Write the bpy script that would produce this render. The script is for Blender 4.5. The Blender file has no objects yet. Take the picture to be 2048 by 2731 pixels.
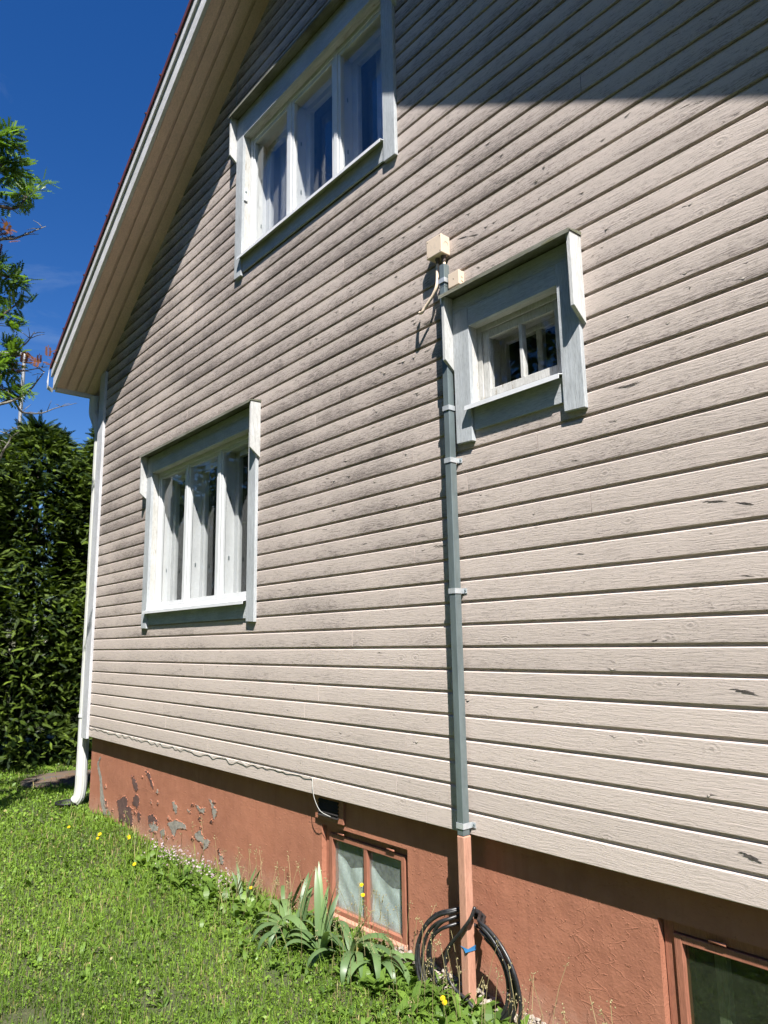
import bpy, math, random
import numpy as np
from mathutils import Vector, Matrix

R = math.radians
random.seed(7)
rng = np.random.default_rng(7)
scene = bpy.context.scene
col = scene.collection

# ------------------------------------------------------------------ camera
H = 1.80                                   # eye height above the lawn
FPX, YAW, PIT, ROL = 1921.73, 0.864791, 0.178059, -0.017612   # focal length in photo pixels, angles
PW, PH = 2048, 2731
CAM = np.array([0.0, -2.889, H])
_fw = np.array([-math.sin(YAW)*math.cos(PIT), math.cos(YAW)*math.cos(PIT), math.sin(PIT)])
_r = np.array([math.cos(YAW), math.sin(YAW), 0.0])
_u = np.cross(_r, _fw)
_r2 = _r*math.cos(ROL) + _u*math.sin(ROL)
_u2 = -_r*math.sin(ROL) + _u*math.cos(ROL)
cd = bpy.data.cameras.new('camera')
cam = bpy.data.objects.new('camera', cd)
col.objects.link(cam)
cam.matrix_world = Matrix(((_r2[0], _u2[0], -_fw[0], CAM[0]), (_r2[1], _u2[1], -_fw[1], CAM[1]),
                           (_r2[2], _u2[2], -_fw[2], CAM[2]), (0, 0, 0, 1)))
cd.sensor_fit = 'HORIZONTAL'
cd.sensor_width = 36
cd.lens = 36*FPX/PW
cd.clip_start = 0.05
cd.clip_end = 2000
scene.camera = cam

def ray(px, py):
    d = _fw + (px-PW/2)/FPX*_r2 - (py-PH/2)/FPX*_u2
    return d/np.linalg.norm(d)
def on_y(px, py, y):                       # photo pixel -> point on a plane parallel to the wall
    d = ray(px, py); return CAM + d*((y-CAM[1])/d[1])
def on_z(px, py, z=0.0):                   # photo pixel -> point on the ground
    d = ray(px, py); return CAM + d*((z-CAM[2])/d[2])
def at_d(px, py, dist):
    return CAM + ray(px, py)*dist

# ------------------------------------------------------------------ light
SUN = Vector((1.6, -1.0, 2.52)).normalized()
sl = bpy.data.lights.new('sun', 'SUN')
sl.energy = 5.0
sl.angle = R(0.53)
sl.color = (1.0, 0.965, 0.92)
so = bpy.data.objects.new('sun', sl)
col.objects.link(so)
so.rotation_euler = SUN.to_track_quat('Z', 'Y').to_euler()
so.location = (6, -6, 12)

world = bpy.data.worlds.new('World')
scene.world = world
world.use_nodes = True
wn = world.node_tree
wn.nodes.clear()
w_out = wn.nodes.new('ShaderNodeOutputWorld')
w_bg = wn.nodes.new('ShaderNodeBackground')
w_sky = wn.nodes.new('ShaderNodeTexSky')
w_sky.sky_type = 'NISHITA'
w_sky.sun_disc = False
w_sky.sun_elevation = math.asin(SUN.z)
w_sky.sun_rotation = math.atan2(SUN.x, SUN.y)
w_sky.altitude = 100
w_sky.air_density = 1.0
w_sky.dust_density = 0.25
w_sky.ozone_density = 3.0
w_bg.inputs['Strength'].default_value = 0.056
# thin cirrus streaks over the blue
w_tc = wn.nodes.new('ShaderNodeTexCoord')
w_map = wn.nodes.new('ShaderNodeMapping')
w_map.inputs['Scale'].default_value = (1.6, 1.6, 7.0)
w_map.inputs['Rotation'].default_value = (0.25, 0.35, 0.2)
w_map.inputs['Location'].default_value = (0.0, 0.0, 0.62)
w_n = wn.nodes.new('ShaderNodeTexNoise')
w_n.inputs['Scale'].default_value = 2.6
w_n.inputs['Detail'].default_value = 7
w_n.inputs['Roughness'].default_value = 0.62
w_n.inputs['Distortion'].default_value = 0.6
w_cr = wn.nodes.new('ShaderNodeValToRGB')
w_cr.color_ramp.elements[0].position = 0.56
w_cr.color_ramp.elements[0].color = (0, 0, 0, 1)
w_cr.color_ramp.elements[1].position = 0.85
w_cr.color_ramp.elements[1].color = (0.30, 0.30, 0.30, 1)
w_mix = wn.nodes.new('ShaderNodeMixRGB')
w_mix.inputs['Color2'].default_value = (3.2, 4.2, 5.8, 1)
L = wn.links
L.new(w_tc.outputs['Generated'], w_map.inputs['Vector'])
L.new(w_map.outputs['Vector'], w_n.inputs['Vector'])
L.new(w_n.outputs['Fac'], w_cr.inputs['Fac'])
L.new(w_cr.outputs['Color'], w_mix.inputs['Fac'])
w_hs = wn.nodes.new('ShaderNodeHueSaturation')
w_hs.inputs['Hue'].default_value = 0.513
w_hs.inputs['Saturation'].default_value = 1.35
L.new(w_sky.outputs['Color'], w_hs.inputs['Color'])
L.new(w_hs.outputs['Color'], w_mix.inputs['Color1'])
L.new(w_mix.outputs['Color'], w_bg.inputs['Color'])
L.new(w_bg.outputs['Background'], w_out.inputs['Surface'])

scene.view_settings.view_transform = 'Standard'
scene.view_settings.look = 'None'
scene.view_settings.gamma = 1.0
scene.view_settings.use_curve_mapping = False
scene.view_settings.exposure = 1.30
scene.render.engine = 'CYCLES'
scene.cycles.max_bounces = 6
scene.cycles.diffuse_bounces = 2
scene.cycles.glossy_bounces = 3
scene.cycles.use_adaptive_sampling = True
scene.cycles.adaptive_threshold = 0.03
scene.cycles.use_denoising = True
scene.cycles.transparent_max_bounces = 16
scene.cycles.caustics_reflective = False
scene.cycles.caustics_refractive = False

# ------------------------------------------------------------------ helpers
def tag(o, label=None, cat=None, group=None, kind=None):
    if label: o['label'] = label
    if cat: o['category'] = cat
    if group: o['group'] = group
    if kind: o['kind'] = kind
    return o

def empty(name, loc=(0, 0, 0), parent=None):
    o = bpy.data.objects.new(name, None)
    o.empty_display_size = 0.1
    o.location = loc
    col.objects.link(o)
    if parent: o.parent = parent
    return o

def link_mesh(name, me, mat, parent=None, loc=(0, 0, 0)):
    o = bpy.data.objects.new(name, me)
    col.objects.link(o)
    if mat is not None and not me.materials: me.materials.append(mat)
    o.location = loc
    if parent: o.parent = parent
    return o

class MB:
    """collects vertices and faces of ONE mesh"""
    def __init__(s): s.v = []; s.f = []
    def add(s, vs, fs):
        n = len(s.v); s.v += [tuple(map(float, v)) for v in vs]; s.f += [tuple(i+n for i in f) for f in fs]; return s
    def box(s, x0, x1, y0, y1, z0, z1):
        return s.add([(x0,y0,z0),(x1,y0,z0),(x1,y1,z0),(x0,y1,z0),(x0,y0,z1),(x1,y0,z1),(x1,y1,z1),(x0,y1,z1)],
                     [(0,3,2,1),(4,5,6,7),(0,1,5,4),(1,2,6,5),(2,3,7,6),(3,0,4,7)])
    def prism_x(s, prof, xa, xb):          # profile of (y,z), ends at xa(z) and xb(z)
        n = len(prof); fa = xa if callable(xa) else (lambda z: xa); fb = xb if callable(xb) else (lambda z: xb)
        vs = [(fa(z), y, z) for y, z in prof] + [(fb(z), y, z) for y, z in prof]
        fs = [(i, (i+1) % n, n+(i+1) % n, n+i) for i in range(n)]
        fs += [tuple(reversed(range(n))), tuple(range(n, 2*n))]
        return s.add(vs, fs)
    def prism(s, poly, d):                 # any planar polygon pushed along vector d
        n = len(poly); d = np.array(d, float)
        vs = [tuple(p) for p in poly] + [tuple(np.array(p, float)+d) for p in poly]
        fs = [(i, (i+1) % n, n+(i+1) % n, n+i) for i in range(n)] + [tuple(reversed(range(n))), tuple(range(n, 2*n))]
        return s.add(vs, fs)
    def tube(s, pts, r, n=8, cap=True):
        pts = [Vector(p) for p in pts]; rs = r if hasattr(r, '__len__') else [r]*len(pts)
        vs = []; fs = []; prev = None
        for i, p in enumerate(pts):
            t = (pts[min(i+1, len(pts)-1)] - pts[max(i-1, 0)])
            t = t.normalized() if t.length > 1e-9 else Vector((0, 0, 1))
            if prev is None:
                a = Vector((0, 0, 1)) if abs(t.z) < .9 else Vector((1, 0, 0))
                u = t.cross(a).normalized()
            else:
                u = (prev - t*prev.dot(t)); u = u.normalized() if u.length > 1e-6 else prev
            prev = u; w = t.cross(u)
            for k in range(n):
                a = 2*math.pi*k/n
                vs.append(tuple(p + (u*math.cos(a) + w*math.sin(a))*rs[i]))
        for i in range(len(pts)-1):
            for k in range(n):
                fs.append((i*n+k, i*n+(k+1) % n, (i+1)*n+(k+1) % n, (i+1)*n+k))
        if cap:
            fs.append(tuple(reversed(range(n)))); m = (len(pts)-1)*n; fs.append(tuple(range(m, m+n)))
        return s.add(vs, fs)
    def build(s, name, mat, parent=None, smooth=False, bevel=0, loc=(0, 0, 0), fix=True):
        me = bpy.data.meshes.new(name)
        me.from_pydata(s.v, [], s.f)
        if fix:
            import bmesh
            bm = bmesh.new(); bm.from_mesh(me); bmesh.ops.recalc_face_normals(bm, faces=bm.faces); bm.to_mesh(me); bm.free()
        if smooth: me.polygons.foreach_set('use_smooth', [True]*len(me.polygons))
        me.update()
        o = link_mesh(name, me, mat, parent, loc)
        if bevel:
            m = o.modifiers.new('bevel', 'BEVEL'); m.width = bevel; m.segments = 2; m.limit_method = 'ANGLE'
        return o

def np_mesh(name, V, T, mat, parent=None, attr=None, smooth=False):
    V = np.asarray(V, np.float32).reshape(-1, 3); T = np.asarray(T, np.int32).reshape(-1, 3)
    me = bpy.data.meshes.new(name)
    me.vertices.add(len(V)); me.vertices.foreach_set('co', V.ravel())
    me.loops.add(T.size); me.loops.foreach_set('vertex_index', T.ravel())
    me.polygons.add(len(T)); me.polygons.foreach_set('loop_start', np.arange(0, T.size, 3, dtype=np.int32))
    me.polygons.foreach_set('use_smooth', np.full(len(T), smooth))
    if attr is not None:
        a = me.attributes.new('tint', 'FLOAT', 'POINT'); a.data.foreach_set('value', np.asarray(attr, np.float32))
    me.update(calc_edges=True)
    me.validate()
    return link_mesh(name, me, mat, parent)

def smooth_path(pts, n=6):
    """Catmull-Rom through the points"""
    P = [np.array(p, float) for p in pts]; P = [2*P[0]-P[1]] + P + [2*P[-1]-P[-2]]; out = []
    for i in range(1, len(P)-2):
        for k in range(n):
            t = k/n; a, b, c, d = P[i-1], P[i], P[i+1], P[i+2]
            out.append(.5*((2*b) + (c-a)*t + (2*a-5*b+4*c-d)*t*t + (3*b-a-3*c+d)*t**3))
    out.append(P[-2]); return out

# ------------------------------------------------------------------ materials
class NT:
    def __init__(s, name):
        s.m = bpy.data.materials.new(name); s.m.use_nodes = True; s.t = s.m.node_tree; s.n = s.t.nodes
        s.bsdf = s.n['Principled BSDF']; s.out = s.n['Material Output']
    def node(s, typ, **kw):
        nd = s.n.new(typ)
        for k, v in kw.items():
            if k in nd.inputs: nd.inputs[k].default_value = v
            else: setattr(nd, k, v)
        return nd
    def link(s, a, b): s.t.links.new(a, b)
    def coords(s, kind='Object', scale=(1, 1, 1), rand=False):
        tc = s.node('ShaderNodeTexCoord'); mp = s.node('ShaderNodeMapping'); mp.inputs['Scale'].default_value = scale
        src = tc.outputs[kind]
        if kind == 'World':
            pass
        if rand:
            oi = s.node('ShaderNodeObjectInfo'); ml = s.node('ShaderNodeVectorMath', operation='SCALE')
            cb = s.node('ShaderNodeCombineXYZ'); s.link(oi.outputs['Random'], cb.inputs[0]); s.link(oi.outputs['Random'], cb.inputs[1]); s.link(oi.outputs['Random'], cb.inputs[2])
            s.link(cb.outputs[0], ml.inputs[0]); ml.inputs['Scale'].default_value = 173.0
            ad = s.node('ShaderNodeVectorMath', operation='ADD'); s.link(src, ad.inputs[0]); s.link(ml.outputs[0], ad.inputs[1]); src = ad.outputs[0]
        s.link(src, mp.inputs['Vector']); return mp.outputs[0]
    def wpos(s, scale=(1, 1, 1)):
        g = s.node('ShaderNodeNewGeometry'); mp = s.node('ShaderNodeMapping'); mp.inputs['Scale'].default_value = scale
        s.link(g.outputs['Position'], mp.inputs['Vector']); return mp.outputs[0]
    def noise(s, vec, scale=5, detail=4, rough=.55, dist=0):
        nd = s.node('ShaderNodeTexNoise', Scale=scale, Detail=detail, Roughness=rough, Distortion=dist); s.link(vec, nd.inputs['Vector']); return nd.outputs['Fac']
    def ramp(s, fac, *stops):
        nd = s.node('ShaderNodeValToRGB'); e = nd.color_ramp.elements
        while len(e) < len(stops): e.new(.5)
        for q, (p, c) in zip(e, stops):
            q.position = p; q.color = (c, c, c, 1) if not hasattr(c, '__len__') else (*c, 1)
        s.link(fac, nd.inputs['Fac']); return nd.outputs['Color']
    def mix(s, fac, a, b, mode='MIX'):
        nd = s.node('ShaderNodeMixRGB', blend_type=mode)
        for inp, v in (('Fac', fac), ('Color1', a), ('Color2', b)):
            if hasattr(v, 'is_linked'): s.link(v, nd.inputs[inp])
            elif hasattr(v, '__len__'): nd.inputs[inp].default_value = (*v, 1)
            else: nd.inputs[inp].default_value = v if inp == 'Fac' else (v, v, v, 1)
        return nd.outputs['Color']
    def math(s, op, a, b=0.0):
        nd = s.node('ShaderNodeMath', operation=op)
        for i, v in enumerate((a, b)):
            if hasattr(v, 'is_linked'): s.link(v, nd.inputs[i])
            else: nd.inputs[i].default_value = v
        return nd.outputs[0]
    def bump(s, h, strength=.4, dist=.002, prev=None):
        nd = s.node('ShaderNodeBump', Strength=strength, Distance=dist); s.link(h, nd.inputs['Height'])
        if prev is not None: s.link(prev, nd.inputs['Normal'])
        s.link(nd.outputs[0], s.bsdf.inputs['Normal']); return nd.outputs[0]
    def color(s, c):
        if hasattr(c, 'is_linked'): s.link(c, s.bsdf.inputs['Base Color'])
        else: s.bsdf.inputs['Base Color'].default_value = (*c, 1)
    def rough(s, r):
        if hasattr(r, 'is_linked'): s.link(r, s.bsdf.inputs['Roughness'])
        else: s.bsdf.inputs['Roughness'].default_value = r

def painted_wood(name, base, dirt, rough=.7, grain=.5, wear=.0, wearc=(.25, .2, .16), axis='x', spec=.3, knots=False):
    """painted, weathered timber; grain runs along the board's axis"""
    t = NT(name)
    sc = {'x': (1, 14, 14), 'z': (14, 14, 1), 'y': (14, 1, 14)}[axis]
    v = t.coords('Object', sc, rand=True)
    v1 = t.coords('Object', (1, 1, 1), rand=True)
    warp = t.noise(v1, 5, 2)
    fine = t.noise(v, 26, 3, .62)
    streak = t.noise(v, 5.5, 3, .6)
    blot = t.noise(v1, 3.2, 4, .6)
    c = t.mix(t.ramp(blot, (.36, 0), (.68, 1)), base, dirt)
    c = t.mix(t.ramp(streak, (.42, 0), (.72, .55)), c, tuple(x*.74 for x in dirt))
    c = t.mix(t.ramp(fine, (.36, .42), (.52, 0)), c, tuple(x*.38 for x in dirt))
    h = t.mix(.5, fine, streak)
    if knots:
        vk = t.coords('Object', (1.0, 2.1, 2.1), rand=True)
        dn = t.node('ShaderNodeTexNoise', Scale=7.0, Detail=2.0); t.link(vk, dn.inputs['Vector'])
        wv = t.node('ShaderNodeVectorMath', operation='SCALE'); wv.inputs['Scale'].default_value = .10
        t.link(dn.outputs['Color'], wv.inputs[0])
        av = t.node('ShaderNodeVectorMath', operation='ADD'); t.link(vk, av.inputs[0]); t.link(wv.outputs[0], av.inputs[1])
        vo = t.node('ShaderNodeTexVoronoi', Scale=2.6); t.link(av.outputs[0], vo.inputs['Vector'])
        d = vo.outputs['Distance']
        rings = t.math('SINE', t.math('MULTIPLY', d, 120))
        near = t.ramp(d, (.02, 1), (.28, 0))
        kn = t.math('MULTIPLY', rings, near)
        h = t.mix(1, h, t.math('MULTIPLY', kn, .5), 'ADD')
        c = t.mix(t.math('MULTIPLY', t.ramp(d, (.0, 1), (.055, 0)), .35), c, tuple(x*.5 for x in dirt))
        c = t.mix(t.math('MULTIPLY', t.ramp(kn, (.3, 0), (.9, 1)), .18), c, tuple(x*.6 for x in dirt))
    if wear:
        vw = t.coords('Object', {'x': (1, 7, 7), 'z': (7, 7, 1), 'y': (7, 1, 7)}[axis], rand=True)
        wn_ = t.noise(vw, 9, 6, .68, .4)
        wm = t.ramp(wn_, (1-wear, 0), (1-wear+.025, 1))
        c = t.mix(wm, c, wearc)
        h = t.mix(wm, h, t.mix(.7, h, 0.0))
    t.color(c); t.rough(rough); t.bsdf.inputs['Specular IOR Level'].default_value = spec
    t.bump(h, grain, .0035)
    return t.m

def siding_mat():
    t = NT('siding_paint')
    geo = t.node('ShaderNodeNewGeometry')
    base, grey = (.548, .468, .416), (.325, .280, .252)
    v1 = t.coords('Object', (1, 1, 1), rand=True)
    # grain lines bend around knots: the coordinate is warped before it is stretched
    wn2 = t.node('ShaderNodeTexNoise', Scale=3.4, Detail=2.0); t.link(v1, wn2.inputs['Vector'])
    ws = t.node('ShaderNodeVectorMath', operation='SCALE'); ws.inputs['Scale'].default_value = .045; t.link(wn2.outputs['Color'], ws.inputs[0])
    wa = t.node('ShaderNodeVectorMath', operation='ADD'); t.link(v1, wa.inputs[0]); t.link(ws.outputs[0], wa.inputs[1])
    def st(sc):
        mp = t.node('ShaderNodeMapping'); mp.inputs['Scale'].default_value = sc; t.link(wa.outputs[0], mp.inputs['Vector']); return mp.outputs[0]
    fine = t.noise(st((1, 15, 15)), 13, 4, .72)
    line = t.noise(st((1, 22, 22)), 5.5, 3, .66)
    fleck = t.noise(st((1, 4.5, 4.5)), 55, 3, .7)
    blot = t.noise(t.wpos((.7, 1, 1.5)), 1.5, 5, .62)
    oi = t.node('ShaderNodeObjectInfo')
    shade = t.ramp(oi.outputs['Random'], (0, .95), (.5, 1.0), (1, 1.025))
    own = t.ramp(t.math('FRACT', t.math('MULTIPLY', oi.outputs['Random'], 37.0)), (0, .78), (1, 1.14))
    sep = t.node('ShaderNodeSeparateXYZ'); t.link(geo.outputs['Position'], sep.inputs[0])
    up = t.node('ShaderNodeMapRange'); up.inputs['From Min'].default_value = 1.3; up.inputs['From Max'].default_value = 3.1
    t.link(sep.outputs['Z'], up.inputs['Value'])
    tc = t.node('ShaderNodeTexCoord'); s2 = t.node('ShaderNodeSeparateXYZ'); t.link(tc.outputs['Object'], s2.inputs[0])
    low = t.node('ShaderNodeMapRange'); low.inputs['From Min'].default_value = .085; low.inputs['From Max'].default_value = .0
    t.link(s2.outputs['Z'], low.inputs['Value'])
    wear = t.math('MULTIPLY', t.math('ADD', .30, t.math('MULTIPLY', up.outputs[0], .80)), t.ramp(blot, (.30, .25), (.68, 1)))
    wear = t.math('MULTIPLY', wear, t.math('ADD', .45, t.math('MULTIPLY', low.outputs[0], .75)))
    lf = t.node('ShaderNodeMapRange'); lf.inputs['From Min'].default_value = -1.6; lf.inputs['From Max'].default_value = -4.6; lf.inputs['To Min'].default_value = .62; lf.inputs['To Max'].default_value = 1.12  # siding tone gets greyer and darker towards the left
    t.link(sep.outputs['X'], lf.inputs['Value'])
    wear = t.math('MULTIPLY', t.math('MULTIPLY', wear, lf.outputs[0]), own)
    c = t.mix(t.math('MULTIPLY', wear, .9), base, grey)
    # dark weathered lines and flecks where the paint has worn thin
    a1 = t.ramp(t.math('ADD', line, t.math('MULTIPLY', wear, .13)), (.55, 0), (.67, 1))
    a2 = t.ramp(t.math('ADD', fine, t.math('MULTIPLY', wear, .15)), (.58, 0), (.68, 1))
    a3 = t.ramp(t.math('ADD', fleck, t.math('MULTIPLY', wear, .16)), (.63, 0), (.71, 1))
    c = t.mix(t.math('MULTIPLY', t.math('MULTIPLY', a1, t.ramp(wear, (.08, .25), (.5, 1))), .40), c, (.215, .180, .16))
    c = t.mix(t.math('MULTIPLY', t.math('MULTIPLY', a2, t.ramp(wear, (.08, .30), (.5, 1))), .74), c, (.125, .103, .092))
    c = t.mix(t.math('MULTIPLY', a3, .62), c, (.105, .088, .08))
    # knots: a few per board, ringed and roughened
    sk = t.node('ShaderNodeSeparateXYZ'); t.link(wa.outputs[0], sk.inputs[0])
    vk = t.node('ShaderNodeCombineXYZ'); t.link(sk.outputs['X'], vk.inputs[0]); t.link(t.math('MULTIPLY', sk.outputs['Z'], 1.6), vk.inputs[1])
    vo = t.node('ShaderNodeTexVoronoi', Scale=3.4, voronoi_dimensions='2D'); t.link(vk.outputs[0], vo.inputs['Vector'])
    d = t.math('ADD', vo.outputs['Distance'], t.math('MULTIPLY', t.math('SUBTRACT', fine, .5), .10))
    sel = t.ramp(vo.outputs['Color'], (.56, 0), (.66, 1))
    rings = t.math('SINE', t.math('MULTIPLY', d, 75))
    kn = t.math('MULTIPLY', t.math('MULTIPLY', rings, t.ramp(d, (.02, 1), (.22, 0))), sel)
    c = t.mix(t.math('MULTIPLY', t.math('MULTIPLY', t.ramp(d, (.0, 1), (.05, 0)), sel), .45), c, (.19, .16, .142))
    c = t.mix(t.math('MULTIPLY', t.ramp(kn, (.1, 0), (.8, 1)), .14), c, (.2, .17, .15))
    c = t.mix(1, c, shade, 'MULTIPLY')
    h = t.mix(1, t.mix(.5, fine, line), t.math('MULTIPLY', kn, .14), 'ADD')
    t.color(c); t.rough(.72); t.bsdf.inputs['Specular IOR Level'].default_value = .25
    t.bump(h, .62, .0045)
    return t.m

def plaster_mat():
    t = NT('terracotta_plaster')
    v = t.wpos()
    big = t.noise(v, 1.3, 3, .5); mid = t.noise(v, 9, 5, .6); fine = t.noise(v, 70, 5, .6)
    vs = t.noise(t.wpos((6, 6, .7)), 4, 4, .6)
    c = t.mix(t.ramp(big, (.35, 0), (.65, 1)), (.36, .150, .090), (.295, .122, .074))
    c = t.mix(t.ramp(mid, (.4, 0), (.75, .6)), c, (.40, .175, .108))
    c = t.mix(t.ramp(vs, (.5, 0), (.8, .4)), c, (.22, .09, .056))
    # bottom zone chalky, splashed by rain
    g = t.node('ShaderNodeSeparateXYZ'); t.link(v, g.inputs[0])
    mr = t.node('ShaderNodeMapRange'); mr.inputs['From Min'].default_value = .22; mr.inputs['From Max'].default_value = .0
    t.link(g.outputs['Z'], mr.inputs['Value'])
    sp = t.math('MULTIPLY', mr.outputs[0], t.ramp(t.noise(v, 14, 5, .65), (.35, .2), (.62, 1)))
    c = t.mix(t.math('MULTIPLY', sp, .75), c, (.42, .27, .20))
    t.color(c); t.rough(.82); t.bsdf.inputs['Specular IOR Level'].default_value = .22
    blis = t.ramp(t.noise(v, 42, 4, .6), (.60, 0), (.70, 1))
    h = t.mix(.3, mid, fine); h = t.mix(.35, h, blis, 'ADD')
    vo = t.node('ShaderNodeTexVoronoi', Scale=5.0, feature='DISTANCE_TO_EDGE'); t.link(t.mix(.22, v, t.node('ShaderNodeTexNoise', Scale=8.0, Detail=6.0).outputs['Color']), vo.inputs['Vector'])
    h = t.mix(t.math('MULTIPLY', t.ramp(vo.outputs['Distance'], (.0, .6), (.012, 0)), t.ramp(big, (.5, 0), (.62, .6))), h, 1.0)
    t.bump(h, .75, .009)
    return t.m

def simple(name, c, rough=.6, metal=0.0, var=.15, nscale=12, bump=0.0, spec=.4, c2=None, stretch=(1, 1, 1)):
    t = NT(name); v = t.coords('Object', stretch, rand=True)
    n = t.noise(v, nscale, 5, .6)
    c2 = c2 or tuple(x*(1-var*2) for x in c)
    t.color(t.mix(t.ramp(n, (.38, 0), (.66, 1)), c, c2)); t.rough(rough)
    t.bsdf.inputs['Metallic'].default_value = metal; t.bsdf.inputs['Specular IOR Level'].default_value = spec
    if bump: t.bump(t.noise(v, nscale*4, 4), bump, .003)
    return t.m

def glass_mat(name, tint=(.975, .98, .98), dirt=0.0, dirtc=(.25, .3, .25)):
    t = NT(name)
    t.n.remove(t.bsdf)
    tr = t.node('ShaderNodeBsdfTransparent'); tr.inputs['Color'].default_value = (*tint, 1)
    gl = t.node('ShaderNodeBsdfGlossy'); gl.inputs['Roughness'].default_value = .01; gl.inputs['Color'].default_value = (1, 1, 1, 1)
    ge = t.node('ShaderNodeNewGeometry'); dp = t.node('ShaderNodeVectorMath', operation='DOT_PRODUCT')
    t.link(ge.outputs['Normal'], dp.inputs[0]); t.link(ge.outputs['Incoming'], dp.inputs[1])
    om = t.math('SUBTRACT', 1.0, t.math('ABSOLUTE', dp.outputs['Value']))
    fr = t.math('ADD', .035, t.math('MULTIPLY', .8, t.math('POWER', om, 5.0)))
    nz = t.node('ShaderNodeTexNoise', Scale=1.6, Detail=1.0); bp = t.node('ShaderNodeBump', Strength=.12, Distance=.02)
    t.link(t.wpos(), nz.inputs['Vector']); t.link(nz.outputs['Fac'], bp.inputs['Height'])
    t.link(bp.outputs[0], gl.inputs['Normal'])
    mx = t.node('ShaderNodeMixShader')
    t.link(fr, mx.inputs[0]); t.link(tr.outputs[0], mx.inputs[1]); t.link(gl.outputs[0], mx.inputs[2])
    last = mx.outputs[0]
    if dirt:
        df = t.node('ShaderNodeBsdfDiffuse'); df.inputs['Color'].default_value = (*dirtc, 1)
        m2 = t.node('ShaderNodeMixShader')
        nn = t.ramp(t.noise(t.wpos((1, 1, 1)), 22, 6, .7, 1.0), (.3, dirt*.5), (.75, min(1, dirt*1.7)))
        t.link(nn, m2.inputs[0]); t.link(last, m2.inputs[1]); t.link(df.outputs[0], m2.inputs[2]); last = m2.outputs[0]
    t.link(last, t.out.inputs['Surface'])
    return t.m

def leaf_mat(name, dark, light, trans=.35, rough=.5, spec=.35, dry=None):
    t = NT(name)
    at = t.node('ShaderNodeAttribute', attribute_name='tint')
    stops = [(0, dark), (.85, light)] + ([(.97, dry)] if dry else [(1, tuple(x*1.1 for x in light))])
    c = t.ramp(at.outputs['Fac'], *stops)
    t.color(c); t.rough(rough); t.bsdf.inputs['Specular IOR Level'].default_value = spec
    tl = t.node('ShaderNodeBsdfTranslucent'); t.link(t.mix(1, c, (1.25, 1.3, .55), 'MULTIPLY'), tl.inputs['Color'])
    mx = t.node('ShaderNodeMixShader'); mx.inputs[0].default_value = trans
    t.link(t.bsdf.outputs[0], mx.inputs[1]); t.link(tl.outputs[0], mx.inputs[2]); t.link(mx.outputs[0], t.out.inputs['Surface'])
    return t.m

M = {}
M['siding'] = siding_mat()
M['plaster'] = plaster_mat()
M['trim_x'] = painted_wood('grey_trim_paint', (.47, .495, .51), (.37, .39, .40), .65, .5, .30, (.27, .24, .2), 'x')
M['trim_z'] = painted_wood('grey_trim_paint_upright', (.47, .495, .51), (.37, .39, .40), .65, .6, .30, (.27, .24, .2), 'z')
M['white_z'] = painted_wood('white_bracket_paint', (.56, .56, .545), (.43, .43, .415), .65, .6, .34, (.3, .27, .23), 'z')
M['hood'] = painted_wood('mossy_hood_paint', (.20, .20, .165), (.10, .10, .07), .85, .6, .42, (.12, .12, .06), 'x')
M['white'] = simple('white_window_paint', (.60, .61, .61), .4, var=.04, nscale=6, c2=(.55, .56, .56))
M['old_white_x'] = painted_wood('flaking_white_paint', (.54, .535, .51), (.43, .42, .385), .6, .6, .40, (.3, .27, .22), 'x')
M['old_white_z'] = painted_wood('flaking_white_paint_upright', (.54, .535, .51), (.43, .42, .385), .6, .6, .40, (.3, .27, .22), 'z')
M['wire'] = simple('dull_white_cable', (.42, .42, .39), .5, var=.1)
M['flash'] = simple('white_sheet_metal', (.58, .59, .60), .38, var=.05, nscale=7)
M['soffit'] = painted_wood('beige_soffit_paint', (.78, .545, .46), (.66, .455, .38), .62, .25, .0, axis='x')
M['barge'] = painted_wood('white_barge_paint', (.59, .58, .57), (.47, .465, .45), .6, .5, .3, (.36, .36, .29), 'x')
M['roof'] = simple('red_brown_roof_steel', (.115, .030, .025), .55, var=.2, nscale=20)
M['corner'] = painted_wood('white_corner_paint', (.54, .55, .57), (.44, .44, .455), .6, .4, .2, (.35, .31, .27), 'z')
M['pipe'] = simple('white_pipe_enamel', (.50, .51, .50), .45, var=.12, nscale=9, c2=(.46, .46, .40), stretch=(1, 1, .25))
M['galv'] = simple('galvanised_steel', (.20, .245, .25), .46, metal=.5, var=.12, nscale=16, stretch=(1, 1, .3), spec=.5)
M['strap'] = simple('bright_steel_strap', (.62, .65, .67), .38, metal=.5, var=.1, nscale=20)
M['cover_paint'] = painted_wood('pink_cover_paint', (.50, .27, .19), (.43, .22, .15), .5, .15, .0, axis='z')
M['beige_plastic'] = simple('beige_plastic', (.64, .52, .40), .42, var=.04, nscale=8)
M['brown_rubber'] = simple('brown_rubber', (.10, .075, .06), .6, var=.1)
M['black'] = simple('black_cable_rubber', (.012, .012, .014), .38, var=.3, nscale=30, spec=.5, c2=(.03, .03, .03))
M['blackpl'] = simple('black_plastic', (.015, .015, .016), .5, var=.2)
M['terra_x'] = painted_wood('terracotta_wood_paint', (.36, .15, .093), (.28, .115, .072), .6, .5, .24, (.2, .1, .07), 'x')
M['terra_z'] = painted_wood('terracotta_wood_paint_upright', (.36, .15, .093), (.28, .115, .072), .6, .5, .24, (.2, .1, .07), 'z')
M['glass'] = glass_mat('window_glass')
M['dirty'] = glass_mat('dirty_basement_glass', (.95, .975, .96), .17, (.42, .47, .44))
M['grime'] = glass_mat('grimy_glass', (.70, .76, .66), .16, (.075, .09, .06))
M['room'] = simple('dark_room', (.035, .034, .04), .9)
M['curtain'] = simple('pale_curtain', (.55, .54, .58), .9, var=.06)
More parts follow.
